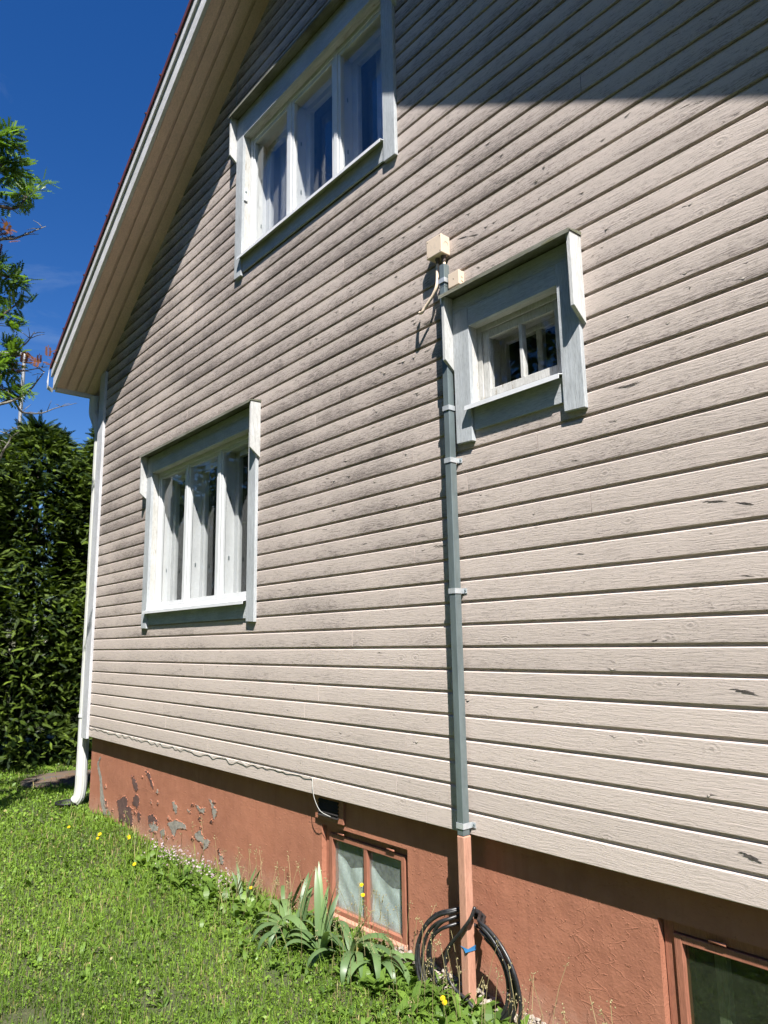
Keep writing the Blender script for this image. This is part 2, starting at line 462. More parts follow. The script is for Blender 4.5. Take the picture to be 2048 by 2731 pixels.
M['sheet'] = simple('crumpled_plastic_sheet', (.72, .77, .76), .35, var=.06, nscale=5, bump=.25)
M['concrete'] = simple('bare_concrete', (.30, .275, .235), .9, var=.2, nscale=30, bump=.9)
M['under'] = simple('old_purple_undercoat', (.115, .065, .058), .8, var=.18, nscale=25, bump=.6)
M['pale'] = simple('thin_pale_plaster', (.44, .26, .19), .9, var=.15, nscale=40, bump=.7)
M['dark'] = simple('dark_gap', (.02, .017, .015), .9)
M['split'] = simple('weathered_split_wood', (.10, .086, .075), .95, var=.3, nscale=60)
M['chip'] = simple('peeling_paint_chip', (.40, .35, .30), .8, var=.25, nscale=40)
M['bark'] = simple('grey_bark', (.085, .07, .058), .9, var=.3, nscale=20, bump=.8, stretch=(1, 1, .3))
M['lichen_bark'] = simple('lichened_twig', (.22, .21, .18), .9, var=.3, nscale=60, bump=.6, c2=(.06, .048, .04))
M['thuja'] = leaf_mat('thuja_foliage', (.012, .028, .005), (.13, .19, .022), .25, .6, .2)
M['rowan'] = leaf_mat('rowan_foliage', (.045, .10, .016), (.14, .24, .032), .45, .4, .4)
M['garden'] = leaf_mat('added_tree_leaf', (.018, .038, .009), (.055, .09, .016), .2, .55, .25)
M['dryleaf'] = leaf_mat('withered_red_leaf', (.15, .055, .03), (.27, .115, .065), .35, .6, .2)
M['grass'] = leaf_mat('lawn_green', (.046, .092, .011), (.18, .295, .033), .35, .5, .35, dry=(.33, .28, .12))
M['weed'] = leaf_mat('broad_weed_green', (.05, .10, .016), (.14, .23, .035), .32, .45, .4)
M['iris'] = leaf_mat('iris_leaf', (.058, .108, .045), (.145, .225, .08), .28, .42, .45)
M['irisdry'] = leaf_mat('withered_iris_leaf', (.14, .09, .03), (.45, .28, .06), .25, .6, .2)
M['stem'] = leaf_mat('dry_stem', (.14, .13, .05), (.32, .27, .14), .2, .7, .2)
M['yellow'] = leaf_mat('yellow_petal', (.75, .48, .01), (.85, .62, .02), .3, .6, .2)
M['pink'] = leaf_mat('pale_pink_petal', (.26, .18, .20), (.46, .37, .41), .3, .6, .2)
M['pole'] = simple('galvanised_pole', (.32, .32, .32), .5, metal=.5, var=.1)
M['stone'] = simple('grey_rubble', (.36, .31, .26), .95, var=.2, nscale=9, bump=.6)
M['blue'] = simple('blue_tape', (.03, .17, .38), .5)

def soil_mat():
    t = NT('lawn_soil')
    v = t.wpos(); a = t.noise(v, 2.2, 5, .6); b = t.noise(v, 38, 5, .65); far = t.noise(v, .35, 4, .6)
    c = t.mix(t.ramp(b, (.35, 0), (.65, 1)), (.035, .028, .018), (.085, .066, .042))  # browns darkened: shade between the blades is put into the soil colour
    c = t.mix(t.ramp(a, (.35, .25), (.65, .8)), c, t.mix(far, (.035, .062, .011), (.06, .09, .017)))
    t.color(c); t.rough(.95); t.bump(b, .8, .02)
    return t.m
M['soil'] = soil_mat()

# ------------------------------------------------------------------ ground
def ground_h(x, y):
    return .018*np.sin(x*1.3+.4)*np.cos(y*1.1) + .012*np.sin(x*3.1+y*2.3)
gx = np.concatenate([[-600, -150, -60, -30, -20], np.arange(-16, 5.01, .25), [8, 14, 30, 80, 300, 600]])
gy = np.concatenate([[-600, -150, -50, -20, -12], np.arange(-8, 5.01, .25), [8, 14, 30, 80, 300, 600]])
GX, GY = np.meshgrid(gx, gy, indexing='ij')
GZ = ground_h(GX, GY)*((np.abs(GX) < 20) & (np.abs(GY) < 15))
gv = np.stack([GX, GY, GZ], -1).reshape(-1, 3)
ny = len(gy); gi = np.arange(len(gx)*ny).reshape(len(gx), ny)
a, b, c, d = gi[:-1, :-1].ravel(), gi[1:, :-1].ravel(), gi[1:, 1:].ravel(), gi[:-1, 1:].ravel()
ground = np_mesh('ground', gv, np.concatenate([np.stack([a, b, c], 1), np.stack([a, c, d], 1)]), M['soil'], smooth=True)
tag(ground, 'lawn ground with soil showing between the grass', kind='structure')

# ------------------------------------------------------------------ the house
SL, SC = .6192, 8.709 + H                  # left roof slope: soffit plane z = SL*x + SC
XR = -4.345                                # ridge
XL, XRT = -8.68, 2*-4.345+8.68             # wall corners
def roof_z(x): return SL*x + SC if x <= XR else SL*(2*XR-x) + SC
RZ = roof_z(XR)
house = empty('house', (XL, 0, 0))
HP = Vector((XL, 0, 0))
tag(house, 'beige board-clad wooden house with a white-edged gable roof and terracotta plastered plinth', 'house')

def part(mb, name, mat, parent=house, **k):
    """mesh built in world coordinates; children keep world placement through their parents"""
    o = mb.build(name, mat, None, **k)
    o.parent = parent
    pw = Vector((0, 0, 0)); q = parent
    while q is not None: pw += q.location; q = q.parent
    o.location = -pw
    return o

# window openings (between casings): name, x0, x1, sill z, head z, sashes
WINS = [('up', -5.235, -3.300, 3.345+H, 4.55+H, 3), ('low', -7.015, -5.050, .335+H, 1.745+H, 3), ('small', -2.595, -1.991, 1.275+H, 1.752+H, 2)]
HOLES = [(a-.012, b+.012, c-.03, d+.02) for _, a, b, c, d, _ in WINS]
BASE = [(-4.165, -3.315, -1.80+H-.02, -1.185+H), (-1.760, -.55, -1.80+H-.02, -1.150+H)]   # basement openings

# inner wall sheet behind the cladding, with the openings left free
wl = MB()
xs = sorted({XL, XR, XRT} | {h[0] for h in HOLES} | {h[1] for h in HOLES})
for x0, x1 in zip(xs[:-1], xs[1:]):
    xm = (x0+x1)/2
    cuts = sorted([(h[2], h[3]) for h in HOLES if h[0] <= xm <= h[1]])
    lo = .835
    for c0, c1 in cuts:
        wl.box(x0, x1, .028, .07, lo, c0); lo = c1
    wl.prism([(x0, .028, lo), (x1, .028, lo), (x1, .028, roof_z(x1)), (x0, .028, roof_z(x0))], (0, .042, 0))
# side and back walls
wl.box(XL, XL+.05, .075, 8.6, .835, roof_z(XL)-.02); wl.box(XRT-.05, XRT, .075, 8.6, .835, roof_z(XRT)-.02)
wl.prism([(XL, 8.6, .835), (XRT, 8.6, .835), (XRT, 8.6, roof_z(XRT)), (XR, 8.6, RZ), (XL, 8.6, roof_z(XL))], (0, .05, 0))
wall = part(wl, 'wall', M['dark'])

# cladding boards, one object each
PITCH = .12
PROF = [(.022, .0), (.004, .0), (.0, .004), (.0, .1008), (.0042, .1052), (.0135, .1062), (.0135, .128), (.022, .128)]
z8 = -.04473 + H
brng = random.Random(11)
def board(x0, x1, zb, clipL=False, clipR=False, dy=0.0):
    if x1-x0 < .04: return
    mb = MB()
    ox = x0
    fa = (lambda z: max(0.0, (zb+z-SC)/SL - ox)) if clipL else 0.0
    fb = (lambda z: min(x1-ox, 2*XR-(zb+z-SC)/SL - ox)) if clipR else x1-ox
    mb.prism_x([(y+dy, z) for y, z in PROF], fa, fb)
    o = mb.build('siding_board', M['siding'], wall, loc=(ox, 0, zb), fix=True)
    return o
n_course = int((RZ-(z8-7*PITCH-.104))/PITCH)+1
for i in range(1, n_course+1):
    zb = z8 + (i-8)*PITCH - .104
    zt = zb + .1285
    if zb > RZ-.03: break
    xa, xb = -8.56, XRT-.03
    cl = cr = False
    if roof_z(xa) < zt: xa = (zb-SC)/SL; cl = True
    if roof_z(xb) < zt: xb = 2*XR-(zb-SC)/SL; cr = True
    segs = [(xa, xb)]
    for h in HOLES:
        if h[2] < zt and h[3] > zb+.004:
            ns = []
            for s0, s1 in segs:
                if h[0] > s0 and h[1] < s1: ns += [(s0, h[0]), (h[1], s1)]
                else: ns.append((s0, s1))
            segs = ns
    for s0, s1 in segs:
        cuts = [s0]
        if s1-s0 > 5.2:
            f_ = brng.uniform(.22, .42); cuts += [s0+(s1-s0)*f_, s0+(s1-s0)*(f_+brng.uniform(.25, .40))]
        elif s1-s0 > 2.4:
            cuts.append(s0 + (s1-s0)*brng.uniform(.25, .75))
        cuts.append(s1)
        for c0, c1 in zip(cuts[:-1], cuts[1:]):
            board(c0+(.0016 if c0 != s0 else 0), c1-(.0016 if c1 != s1 else 0), zb, cl and c0 == xa, cr and c1 == xb, brng.uniform(-.0008, .0008))

# corner boards
cb = MB(); cb.box(-8.705, -8.555, -.03, .001, -1.0+H-.012, roof_z(-8.70)-.005)
part(cb, 'corner_board', M['corner'], bevel=.003)
cb = MB(); cb.box(-8.733, -8.7052, -.0295, .11, -1.0+H-.010, roof_z(-8.72)-.01)
part(cb, 'corner_board', M['corner'], bevel=.003)

# plinth with the basement openings
pl = MB(); PY = .07
xs = sorted({-8.64, XRT-.02} | {h[0] for h in BASE} | {h[1] for h in BASE})
for x0, x1 in zip(xs[:-1], xs[1:]):
    xm = (x0+x1)/2; lo = -.25
    for h in BASE:
        if h[0] <= xm <= h[1]: pl.box(x0, x1, PY, PY+.28, lo, h[2]+.02); lo = h[3]
    pl.box(x0, x1, PY, PY+.28, lo, -.965+H)
pl.box(-8.64, -8.36, PY+.281, 8.55, -.25, -.965+H)
plinth = part(pl, 'plinth', M['plaster'])

# roof: two slopes, soffit boards, barge boards
roof_mb = MB()
for sgn in (1, -1):
    def X(x): return x if sgn == 1 else 2*XR-x
    e = -9.03
    z0 = SL*e+SC
    roof_mb.prism([(X(e-.03), -.530, z0+.290-.0186), (X(XR), -.530, RZ+.290), (X(XR), -.530, RZ+.312), (X(e-.03), -.530, z0+.312-.0186)], (0, 9.9, 0))
roof = part(roof_mb, 'roof', M['roof'])
# standing ribs and rolled edge of the steel sheet
rb = MB()
for k in range(46):
    for sgn in (1, -1):
        y = -.59 if k == 0 else None
e = -9.06
for sgn in (1, -1):
    def X(x): return x if sgn == 1 else 2*XR-x
    rb.prism([(X(e), -.541, SL*e+SC+.272), (X(XR), -.541, RZ+.272), (X(XR), -.541, RZ+.332), (X(e), -.541, SL*e+SC+.332)], (0, .0108, 0))
    part(rb, 'roof_edge', M['roof'], roof); rb = MB()
scr = MB().tube([(0, 0, 0), (0, -.012, 0)], .011, 6)
me_s = None
for k in range(14):
    x = -8.9+k*.33
    o = MB().tube([(x, -.541, SL*x+SC+.325), (x, -.550, SL*x+SC+.335)], .011, 6)
    part(o, 'roof_screw', M['roof'], roof)

def slope_box(x0, x1, y0, y1, o0, o1, mirror=False):
    """box that follows the left (or right) roof slope; offsets measured above the soffit plane"""
    mb = MB(); f = (lambda x: 2*XR-x) if mirror else (lambda x: x)
    P = [(x0, SL*x0+SC+o0), (x1, SL*x1+SC+o0), (x1, SL*x1+SC+o1), (x0, SL*x0+SC+o1)]
    mb.prism([(f(x), y0, z) for x, z in P], (0, y1-y0, 0)); return mb
soff = part(slope_box(-9.0, XR, -.462, 8.9, .045, .28), 'rafter_layer', M['dark'])
soff2 = part(slope_box(-9.0, XR, -.462, 8.9, .045, .28, True), 'rafter_layer', M['dark'])
# seams at y = -.486 -.35 -.23 -.11
edges = [-.464, -.350, -.2305, -.1105, .026]
srng = random.Random(5)
for mir in (False, True):
    for k, (y0, y1) in enumerate(zip(edges[:-1], edges[1:])):
        cuts = [-8.995] + ([-8.36] if k in (0, 2) else []) + ([srng.uniform(-7.4, -5.6)] if k in (1, 3) else []) + [XR-.002]
        for c0, c1 in zip(cuts[:-1], cuts[1:]):
            mb = slope_box(c0+.0015, c1-.0015, y0+.0035, y1-.019, 0, .044, mir)
            if True:
                m2 = slope_box(c0+.0015, c1-.0015, y1-.0135, y1-.0035, .001, .044, mir); mb.add(m2.v, m2.f)
                m3 = slope_box(c0+.0015, c1-.0015, y1-.019, y1-.0135, .014, .044, mir); mb.add(m3.v, m3.f)
            part(mb, 'soffit_board', M['soffit'], soff2 if mir else soff)
# eave soffit beside the long wall
for k in range(3):
    mb = slope_box(-8.99+k*.105, -8.99+(k+1)*.105-.004, .03, 8.8, .0, .04)
    part(mb, 'soffit_board', M['soffit'], soff)
for mir in (False, True):
    part(slope_box(-9.02, XR-.001 if not mir else XR-.002, -.500, -.4655, -.013, .27, mir), 'lower_barge_board', M['barge'], roof, bevel=.003)
    part(slope_box(-9.045, XR-.001 if not mir else XR-.002, -.523, -.5005, .163, .289, mir), 'upper_barge_board', M['barge'], roof, bevel=.004)
    f = (lambda x: 2*XR-x) if mir else (lambda x: x)
    eb = MB(); xx = sorted((f(-9.045), f(-9.001))); ze = SL*-9.02+SC
    eb.box(xx[0], xx[1], -.4645, 8.9, ze-.03, ze+.22)
    part(eb, 'eave_board', M['barge'], roof, bevel=.003)
# torn folded steel at the foot of the barge boards
tz = SL*-9.06+SC
tb = MB().add([(-9.05, -.545, tz+.30), (-9.05, -.545, tz+.06), (-9.10, -.545, tz+.03), (-9.085, -.555, tz+.12), (-9.07, -.53, tz+.31), (-9.05, -.48, tz+.03), (-9.075, -.49, tz-.01)],
              [(0, 1, 3), (1, 2, 3), (0, 3, 4), (1, 5, 6), (1, 6, 2)])
part(tb, 'bent_end_flap', M['flash'], roof, fix=False)

# ------------------------------------------------------------------ windows
def frame_mb(x0, x1, z0, z1, y0, y1, w, wb=None):
    wb = wb or w; mb = MB()
    mb.box(x0, x0+w, y0, y1, z0, z1); mb.box(x1-w, x1, y0, y1, z0, z1)
    mb.box(x0+w, x1-w, y0+.001, y1, z0, z0+wb); mb.box(x0+w, x1-w, y0+.001, y1, z1-w, z1); return mb

def trim(win, x0, x1, z0, z1, cz, hood_z, seam):
    """casings, header boards, hood, brackets, sill and apron; x0..x1 is the opening between the casings"""
    T = .027
    for a, b_ in ((x0-.121, x0), (x1, x1+.119)):
        mb = MB(); e = .006
        mb.prism([(a, -T, cz+.002), (b_, -T, cz-.004), (b_, -T, seam), (a, -T, seam)], (0, T+.001, 0))
        part(mb, 'casing', M['trim_z'], win, bevel=.0025)
    part(MB().box(x0+.0005, x1-.0005, -T+.001, .001, z1, seam), 'header_board', M['trim_x'], win, bevel=.002)
    part(MB().box(x0-.121, x1+.119, -T+.003, .001, seam+.0015, hood_z-.02), 'header_board', M['trim_x'], win, bevel=.002)
    # brackets: boards standing out from the wall with a slanted foot
    for a, b_ in ((x0-.1435, x0-.1215), (x1+.1195, x1+.1415)):
        mb = MB()
        mb.prism([(a, .001, hood_z-.012), (a, -.092, hood_z-.012), (a, -.092, hood_z-.40), (a, .001, hood_z-.475)], (b_-a, 0, 0))
        part(mb, 'bracket', M['white_z'], win, bevel=.002)
    # hood: sloping mossy cover board
    mb = MB(); a, b_ = x0-.150, x1+.147
    mb.prism_x([(.001, hood_z+.012), (-.108, hood_z-.006), (-.110, hood_z-.03), (-.103, hood_z-.0105-.001), (.001, hood_z-.0112+.002)], a, b_)
    part(mb, 'hood', M['hood'], win)
    # sill flashing and apron
    mb = MB()
    mb.prism_x([(.07, z0+.030), (-.060, z0+.002), (-.062, z0-.024), (-.058, z0-.024), (-.055, z0-.002), (.07, z0+.026)], x0-.022, x1+.004)
    part(mb, 'sill', M['flash'], win)
    part(MB().box(x0+.004, x1-.004, -.014, .001, z0-.135, z0-.003), 'apron', M['trim_x'], win, bevel=.002)

def window(x0, x1, z0, z1, n, cz, hood_z, seam, curtain):
    DEP = .052; T = .024
    fb = MB(); w = .034
    fx0, fx1, fz0, fz1 = x0-.008, x1+.008, z0+.004, z1+.010
    # outer frame with mullions is the window's own mesh
    fr = frame_mb(fx0, fx1, fz0, fz1, DEP, DEP+.055, w+.008, .045)
    step = (x1-x0)/n
    for k in range(1, n):
        xm = x0+k*step
        fr.box(xm-.022, xm+.022, DEP+.0012, DEP+.055, fz0+.045, fz1-w-.008)
    win = fr.build('window', M['white'], None, bevel=.002)
    win.parent = house; win.location = -HP
    trim(win, x0, x1, z0, z1, cz, hood_z, seam)
    # lining boards of the reveal
    rv = lambda mb, nm, mt: part(mb, nm, mt, win, bevel=.0015)
    rv(MB().box(x0-.011, x0-.0002, -.021, DEP-.001, z0+.012, z1+.01), 'reveal_board', M['old_white_z'])
    rv(MB().box(x1+.0002, x1+.011, -.021, DEP-.001, z0+.012, z1+.01), 'reveal_board', M['old_white_z'])
    rv(MB().box(x0, x1, -.019, DEP-.001, z1+.0002, z1+.012), 'reveal_board', M['old_white_x'])
    for k in range(n):
        a = x0+k*step + (.026 if k == 0 else .022); b_ = x0+(k+1)*step - (.026 if k == n-1 else .022)
        c0, c1 = z0+.049, z1-.032
        part(frame_mb(a+.002, b_-.002, c0+.002, c1-.002, DEP+.010, DEP+.048, .030, .034), 'sash', M['white'], win, bevel=.002)
        part(MB().box(a+.030, b_-.030, DEP+.026, DEP+.029, c0+.034, c1-.030), 'pane', M['glass'], win, fix=True)
        # deep white lining between the outer and the inner sash
        ln = MB(); y0, y1 = DEP+.0555, DEP+.150
        ln.box(a-.010, a+.004, y0, y1, c0-.02, c1+.02); ln.box(b_-.004, b_+.010, y0, y1, c0-.02, c1+.02)
        ln.box(a+.004, b_-.004, y0, y1, c0-.02, c0+.006); ln.box(a+.004, b_-.004, y0, y1, c1-.006, c1+.02)
        part(ln, 'inner_lining', M['white'], win)
        part(frame_mb(a-.01, b_+.01, c0-.02, c1+.02, y1+.001, y1+.045, .075, .08), 'inner_sash', M['white'], win, bevel=.003)
        part(MB().box(a+.06, b_-.06, y1+.02, y1+.023, c0+.05, c1-.05), 'inner_pane', M['glass'], win)
        for hz in (.26, .66):
            part(MB().box(a+.0042, a+.008, y0+.04, y0+.050, c0+(c1-c0)*hz, c0+(c1-c0)*hz+.035), 'hinge', M['galv'], win)
    # dark room behind
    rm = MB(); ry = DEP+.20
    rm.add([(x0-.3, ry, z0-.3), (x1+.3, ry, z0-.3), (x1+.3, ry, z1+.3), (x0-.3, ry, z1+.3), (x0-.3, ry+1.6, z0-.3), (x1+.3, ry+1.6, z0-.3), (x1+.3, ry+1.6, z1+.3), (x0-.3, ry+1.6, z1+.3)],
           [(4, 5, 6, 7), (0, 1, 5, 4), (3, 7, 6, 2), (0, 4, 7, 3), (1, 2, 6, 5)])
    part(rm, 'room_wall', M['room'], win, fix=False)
    if curtain:
        for (c0, c1) in curtain:
            cx = np.linspace(c0, c1, 60); cy = DEP+.25+.02*np.sin(cx*52)+.012*np.sin(cx*23)
            vs = [(x, y, z) for x, y in zip(cx, cy) for z in (z0-.1, z1+.1)]
            part(MB().add(vs, [(2*i, 2*i+2, 2*i+3, 2*i+1) for i in range(59)]), 'curtain', M['curtain'], win, smooth=True)
    return win

w_up = window(*WINS[0][1:5], 3, 3.185+H, 4.80+H, 4.70+H, [(-5.3, -4.95), (-3.75, -3.45)])
w_up['label'] = 'wide three-pane window under the gable, half in the roof shadow'
w_low = window(*WINS[1][1:5], 3, .172+H, 1.945+H, 1.855+H, [(-6.05, -5.85), (-5.3, -5.1)])
w_low['label'] = 'three-pane white window low on the left of the wall'

def small_window(x0, x1, z0, z1, cz, hood_z, seam):
    DEP = .045
    fr = frame_mb(x0-.008, x1+.008, z0+.004, z1+.01, DEP, DEP+.06, .038, .044)
    win = fr.build('window', M['old_white_z'], None, bevel=.002)
    win.parent = house; win.location = -HP
    trim(win, x0, x1, z0, z1, cz, hood_z, seam)
    for mb, mt in ((MB().box(x0-.011, x0-.0002, -.021, DEP-.001, z0+.012, z1+.01), 'old_white_z'), (MB().box(x1+.0002, x1+.011, -.021, DEP-.001, z0+.012, z1+.01), 'old_white_z'),
                   (MB().box(x0, x1, -.019, DEP-.001, z1+.0002, z1+.012), 'old_white_x')):
        part(mb, 'reveal_board', M[mt], win, bevel=.0015)
    a, b_, c0, c1 = x0+.033, x1-.033, z0+.052, z1-.032
    part(frame_mb(a, b_, c0, c1, DEP+.008, DEP+.046, .046, .048), 'sash', M['old_white_z'], win, bevel=.003)
    xm = (a+b_)/2
    part(MB().box(xm-.011, xm+.011, DEP+.009, DEP+.044, c0+.048, c1-.046), 'glazing_bar', M['old_white_z'], win, bevel=.002)
    for p0, p1 in ((a+.044, xm-.010), (xm+.010, b_-.044)):
        part(MB().box(p0, p1, DEP+.024, DEP+.027, c0+.046, c1-.044), 'pane', M['glass'], win)
    y0, y1 = DEP+.061, DEP+.17
    ln = MB()
    ln.box(x0-.01, x0+.02, y0, y1, z0, z1+.01); ln.box(x1-.02, x1+.01, y0, y1, z0, z1+.01)
    ln.box(x0+.02, x1-.02, y0, y1, z0, z0+.04); ln.box(x0+.02, x1-.02, y0, y1, z1-.03, z1+.01)
    part(ln, 'inner_lining', M['old_white_x'], win)
    part(frame_mb(x0+.0, x1, z0+.02, z1, y1+.001, y1+.04, .062, .06), 'inner_sash', M['old_white_z'], win, bevel=.004)
    part(MB().box(xm-.020, xm+.020, y1+.002, y1+.038, z0+.08, z1-.062), 'inner_glazing_bar', M['old_white_z'], win, bevel=.004)
    for p0, p1 in ((x0+.05, xm-.018), (xm+.018, x1-.05)):
        part(MB().box(p0, p1, y1+.016, y1+.019, z0+.07, z1-.055), 'inner_pane', M['glass'], win)
    hook = MB().tube(smooth_path([(x0+.022, y0+.03, z0+.15), (x0+.03, y0+.03, z0+.12), (x0+.036, y0+.035, z0+.10), (x0+.03, y0+.04, z0+.09)], 5), .003, 6)
    part(hook, 'latch_hook', M['blackpl'], win, smooth=True)
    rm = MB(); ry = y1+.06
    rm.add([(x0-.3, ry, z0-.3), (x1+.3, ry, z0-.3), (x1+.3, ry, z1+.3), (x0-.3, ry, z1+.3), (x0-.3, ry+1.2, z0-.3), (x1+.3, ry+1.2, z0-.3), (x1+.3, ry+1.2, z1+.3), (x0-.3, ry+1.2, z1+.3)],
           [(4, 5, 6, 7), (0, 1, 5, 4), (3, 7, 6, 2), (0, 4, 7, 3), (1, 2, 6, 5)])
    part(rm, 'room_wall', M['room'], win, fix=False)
    win['label'] = 'small two-pane window with flaking white paint right of the conduit'
    return win
w_small = small_window(*WINS[2][1:5], 1.085+H, 1.975+H, 1.865+H)

def basement_window(o, bars, glass, sheets, label):
    x0, x1, z0, z1 = o
    y = PY+.035
    fr = frame_mb(x0+.004, x1-.004, z0+.03, z1-.002, y, y+.07, .045, .03)
    win = fr.build('basement_window', M['terra_z'], None, bevel=.002)
    win.parent = house; win.location = -HP; win['label'] = label
    a, b_, c0, c1 = x0+.052, x1-.052, z0+.105, z1-.05
    part(frame_mb(a, b_, c0, c1, y-.012, y+.04, .034, .03), 'sash', M['terra_z'], win, bevel=.003)
    xe = [a+.034]
    for k in range(bars):
        xm = a+(b_-a)*(k+1)/(bars+1)
        part(MB().box(xm-.017, xm+.017, y-.009, y+.038, c0+.03, c1-.034), 'glazing_bar', M['terra_z'], win, bevel=.003); xe += [xm-.015, xm+.015]
    xe.append(b_-.034)
    for p0, p1 in zip(xe[::2], xe[1::2]):
        part(MB().box(p0, p1, y+.014, y+.017, c0+.028, c1-.032), 'pane', M[glass], win)
    mb = MB(); mb.prism_x([(y+.02, c0+.012), (y-.035, c0-.006), (y-.035, c0-.03), (y+.02, c0-.03)], a-.01, b_+.01)
    part(mb, 'sill', M['cover_paint'], win, bevel=.003)
    part(MB().box(x0+.006, x1-.006, y-.004, y+.02, z0, c0-.031), 'bottom_board', M['terra_x'], win, bevel=.002)
    for f in (.14, .80):
        hx = a+(b_-a)*f
        part(MB().tube([(hx, y-.020, c1+.015), (hx+.07, y-.020, c1+.015)], .007, 8), 'hinge', M['terra_x'], win, smooth=True)
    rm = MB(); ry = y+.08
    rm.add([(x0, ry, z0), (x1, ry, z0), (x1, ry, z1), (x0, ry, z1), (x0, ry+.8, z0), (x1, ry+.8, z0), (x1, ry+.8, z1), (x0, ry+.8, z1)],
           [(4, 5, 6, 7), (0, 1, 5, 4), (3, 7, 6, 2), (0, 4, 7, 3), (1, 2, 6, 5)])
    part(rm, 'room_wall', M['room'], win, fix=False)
    if sheets:
        for (s0, s1, tops) in sheets:
            nx, nz = 26, 22; vs = []; fs = []
            for i in range(nx+1):
                u = i/nx; x = s0+(s1-s0)*u; zt = np.interp(u, [q[0] for q in tops], [q[1] for q in tops])
                for k in range(nz+1):
                    v = k/nz; z = z0+.05+(zt-z0-.05)*v
                    vs.append((x, y+.034+.007*math.sin(9*u+5*v)*math.sin(7*v+2)+.0018*math.sin(31*u+17*v)*math.sin(23*v-11*u)+random.uniform(-.0006, .0006), z))
            for i in range(nx):
                for k in range(nz):
                    q = i*(nz+1)+k; fs.append((q, q+nz+1, q+nz+2, q+1))
            part(MB().add(vs, fs), 'plastic_sheet', M['sheet'], win, smooth=True)
    else:
        part(frame_mb(x0+.16, x1-.05, c0-.05, c1+.02, y+.10, y+.14, .05), 'inner_sash', M['old_white_z'], win, bevel=.003)
    return win
zt1 = BASE[0][3]
basement_window(BASE[0], 1, 'dirty', [(-4.07, -3.79, [(0, zt1-.16), (.45, zt1-.245), (.8, zt1-.22), (1, zt1-.21)]), (-3.745, -3.42, [(0, zt1-.15), (.3, zt1-.235), (.65, zt1-.27), (.9, zt1-.26), (1, zt1-.27)])],
                'two-pane terracotta basement window with plastic sheets behind the glass')
basement_window(BASE[1], 1, 'grime', None, 'terracotta basement window with dark grimy glass at the right')

# vent hatch above the left basement window
vt = part(MB().box(-4.215, -3.905, PY-.018, PY-.001, -1.150+H, -.985+H), 'vent_hatch', M['terra_x'], bevel=.002)
for k in range(5):
    part(MB().prism_x([(PY-.019, -1.118+H+k*.022), (PY-.030, -1.124+H+k*.022), (PY-.030, -1.121+H+k*.022), (PY-.019, -1.106+H+k*.022)], -4.17, -3.95), 'louvre', M['dark'], vt)

# bare spots where the plinth paint has fallen off (outlines read off the photograph, on the plinth plane)
def Fp(x, y): return on_y(150+x/2.212, 1900+y/2.212, PY-.0025)
prng = random.Random(3)
def rag(pts, n=9, j=.0065):
    out = []
    for i in range(len(pts)):
        a, b_ = np.array(pts[i]), np.array(pts[(i+1) % len(pts)])
        for k in range(n):
            p = a+(b_-a)*k/n
            if k: p = p + np.array([prng.uniform(-j, j)*1.6, 0, prng.uniform(-j, j)])
            out.append(p)
    return out
def patch(poly, mat, name):
    P = rag([Fp(*p) for p in poly]); c = sum(P)/len(P)
    mb = MB(); n = len(P)
    mb.add([c-np.array([0, .0006, 0])]+P+[p+np.array([0, .003, 0]) for p in P], [(0, 1+i, 1+(i+1) % n) for i in range(n)] + [(1+i, 1+n+i, 1+n+(i+1) % n, 1+(i+1) % n) for i in range(n)])
    o = part(mb, name, M[mat], plinth)
    # paint curling away from the wall around the bare spot
    rim = MB(); vs = []; up = []
    for i, p in enumerate(P):
        out = (p-c)*np.array([1, 0, 1]); out = out/max(np.linalg.norm(out), 1e-6)
        vs += [p-out*.002+np.array([0, -prng.uniform(.0005, .005), 0]), p+out*prng.uniform(.004, .011)+np.array([0, .0022, 0])]
    rim.add(vs, [(2*i, 2*((i+1) % n), 2*((i+1) % n)+1, 2*i+1) for i in range(n) if prng.random() < .5])
    part(rim, 'curled_paint_edge', M['plaster'], plinth, fix=False)
def strip_patch(pts, mat, name):
    left = [(x-w, y) for x, y, w in pts]; right = [(x+w, y) for x, y, w in reversed(pts)]
    P = rag([Fp(*p) for p in left+right], 5, .005); n = len(P); m = n//2
    vs = P; fs = []
    for i in range(m-1): fs.append((i, i+1, n-2-i, n-1-i))
    part(MB().add(vs, fs), name, M[mat], plinth)
strip_patch([(262, 262, 4), (246, 300, 4), (250, 335, 7), (262, 385, 7), (266, 450, 9), (272, 520, 13), (288, 570, 18), (300, 605, 24)], 'concrete', 'bare_concrete')
for poly in ([(680, 530), (695, 522), (712, 555), (708, 600), (698, 590)], [(655, 655), (710, 632), (760, 660), (770, 690), (735, 680), (705, 690), (700, 725), (690, 735), (675, 690)],
             [(815, 720), (850, 690), (870, 740), (905, 760), (895, 790), (870, 812), (850, 760), (825, 745)], [(900, 510), (920, 530), (948, 580), (945, 610), (930, 640), (922, 600), (915, 550)],
             [(820, 540), (850, 565), (880, 565), (870, 595), (845, 590)], [(610, 700), (640, 680), (640, 725), (620, 735)], [(545, 660), (575, 645), (600, 680), (585, 715), (560, 700)],
             [(960, 830), (985, 850), (985, 895), (965, 890)], [(770, 575), (790, 575), (790, 598)]):
    patch(poly, 'concrete', 'bare_concrete')
